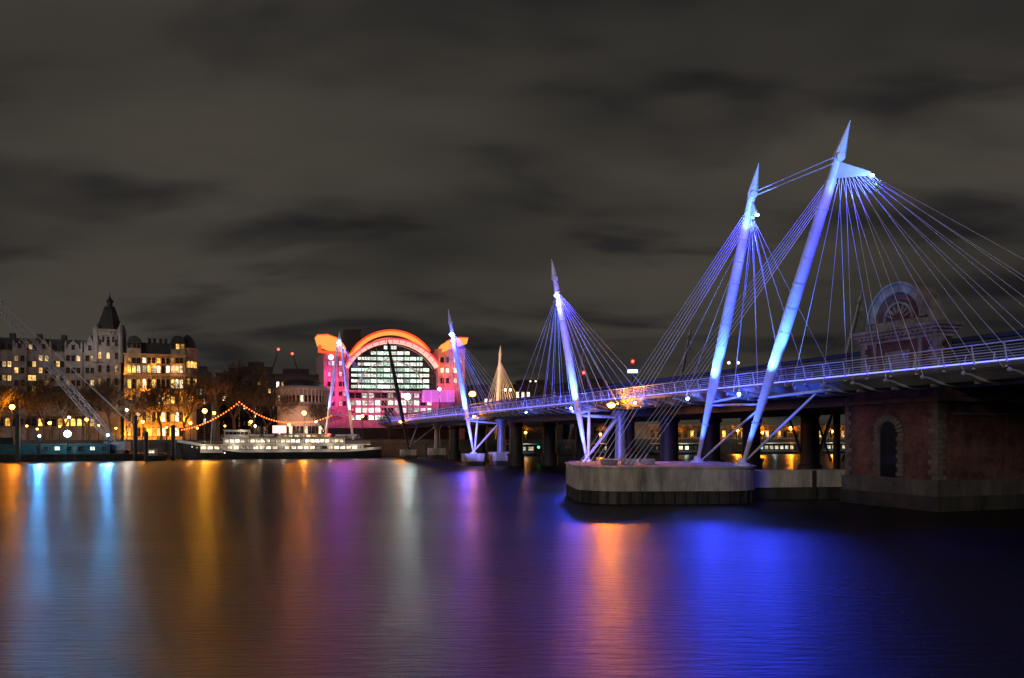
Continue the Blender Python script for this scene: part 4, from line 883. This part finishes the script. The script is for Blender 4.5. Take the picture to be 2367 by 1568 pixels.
for u,v,lb,wl in ((1828,990,'bright orange street lamp seen under the bridge left of the brick pier',16000),(1762,1000,'orange street lamp seen under the bridge above the long pontoon shelter',11000),(1925,998,'orange street lamp seen just left of the brick pier edge',11000),(1705,996,'orange street lamp seen under the bridge just right of the nearest mast foot',11000),(1560,1000,'orange street lamp seen between the dark bridge columns',8000),(1388,1004,'orange street lamp seen under the bridge above the cable anchors',5500),(1215,1000,'orange street lamp seen under the bridge right of the station mast foot',2000)):
    street_lamp(u,v,bankY(u)+5,'o',lb,wl,0,rad=.7 if u==1828 else .45)
for u,v,lb,wl,wr in ((293,948,'white street lamp before the golden building near the crane foot',900,4000),(160,965,'small white street lamp behind the crane boom',400,0),(590,985,'white street lamp above the ship wheelhouse',500,0),(730,975,'white street lamp above the middle of the ship',400,0)): street_lamp(u,v,bankY(u)+3,'w',lb,wl,wr,rad=.34)
for u,v in ((62,985),(86,992),(138,986),(228,984),(268,990),(385,988),(456,990),(520,985)):
    street_lamp(u,v,bankY(u)+2,'o','small orange lamp in the row along the far embankment left of the ship',0,0,rad=.28,group='small lamps in a row along the far embankment')
# ================================================================ TREES
for u,dy,h,lb in ((-5,8,17,'bare tree at the left picture edge glowing orange at its foot'),(48,9,18,'bare tree before the mansion block right of the far left lamp'),(100,10,20,'bare tree behind the crane boom before the mansion block'),(150,9,19,'bare tree before the mansion block left of the tower'),(205,10,19,'bare tree left of the tower foot'),(255,9,20,'bare tree before the tower with the pointed roof'),(312,9,17,'bare tree before the left bay of the golden building'),(372,9,20,'bare tree before the middle of the golden building'),(425,10,20,'bare tree before the round turret of the golden building'),
 (505,16,25,'bare tree left of the peak of the red bulbs'),(540,24,29,'tallest dark bare tree behind the peak of the red bulbs'),(585,18,24,'dark bare tree right of the peak of the red bulbs'),(618,14,19,'bare tree left of the round building'),(748,14,14,'small bare tree between the round building and the twin leg mast'),(900,12,11,'small bare tree before the station podium')):
    tree(u,bankY(u)+dy-3,h,lb)
for u,dy,h,lb in ((1215,9,6.5,'low bare tree seen under the bridge behind the kiosk'),(1400,9,7,'orange lit low tree seen under the bridge near the cable anchors'),(1540,9,7,'orange lit low tree seen between the bridge columns'),(1600,9,7,'orange lit low tree seen under the bridge left of the rear leaning mast foot'),(1700,9,7.5,'orange lit low tree seen under the bridge right of the near mast feet'),(1750,8,7,'orange lit low tree seen under the bridge above the left end of the long shelter'),(1800,9,7.5,'orange lit low tree seen under the bridge above the long shelter'),(1850,8,7,'orange lit low tree seen behind the dark column'),(1900,9,7.5,'orange lit low tree seen between the dark column and the brick pier'),(1945,8,7.5,'orange lit low tree seen just left of the brick pier')):
    tree(u,bankY(u)+dy,h,lb,wide=2.0)
# ================================================================ TOWER CRANES
for u,v,lean,lb in ((644,808,-14,'distant luffing tower crane with a red tip light, leftmost of two'),(676,818,14,'distant luffing tower crane with a red tip light, right of its neighbour')):
    q=P(u,v,560); r=thing('tower_crane',lb,'crane',(q.x,q.y,4.6),0,'distant tower cranes'); zt=q.z-4.6; zb=zt-16
    b=MB()
    for a in (-.8,.8):
        for c in (-.8,.8): b.tube((a+lean*.35,c,0),(a+lean*.35,c,zb),.16,n=4)
    for k in range(14): b.tube((-.8+lean*.35,-.8,zb*k/14),(.8+lean*.35,-.8,zb*(k+1)/14),.12,n=4)
    b.build('crane_tower',M['rust'],r)
    MB().tube((lean*.35,0,zb),(0,0,zt),.5,.25,n=4).build('jib',M['rust'],r); MB().tube((lean*.35,0,zb),(lean*.6,0,zb+1),.9,n=4).build('counterweight',M['dark_iron'],r)
    MB().ball((0,-.5,zt),.8,10,6).build('warning_light',M['e_red'],r)
print('OBJS',len(bpy.data.objects))
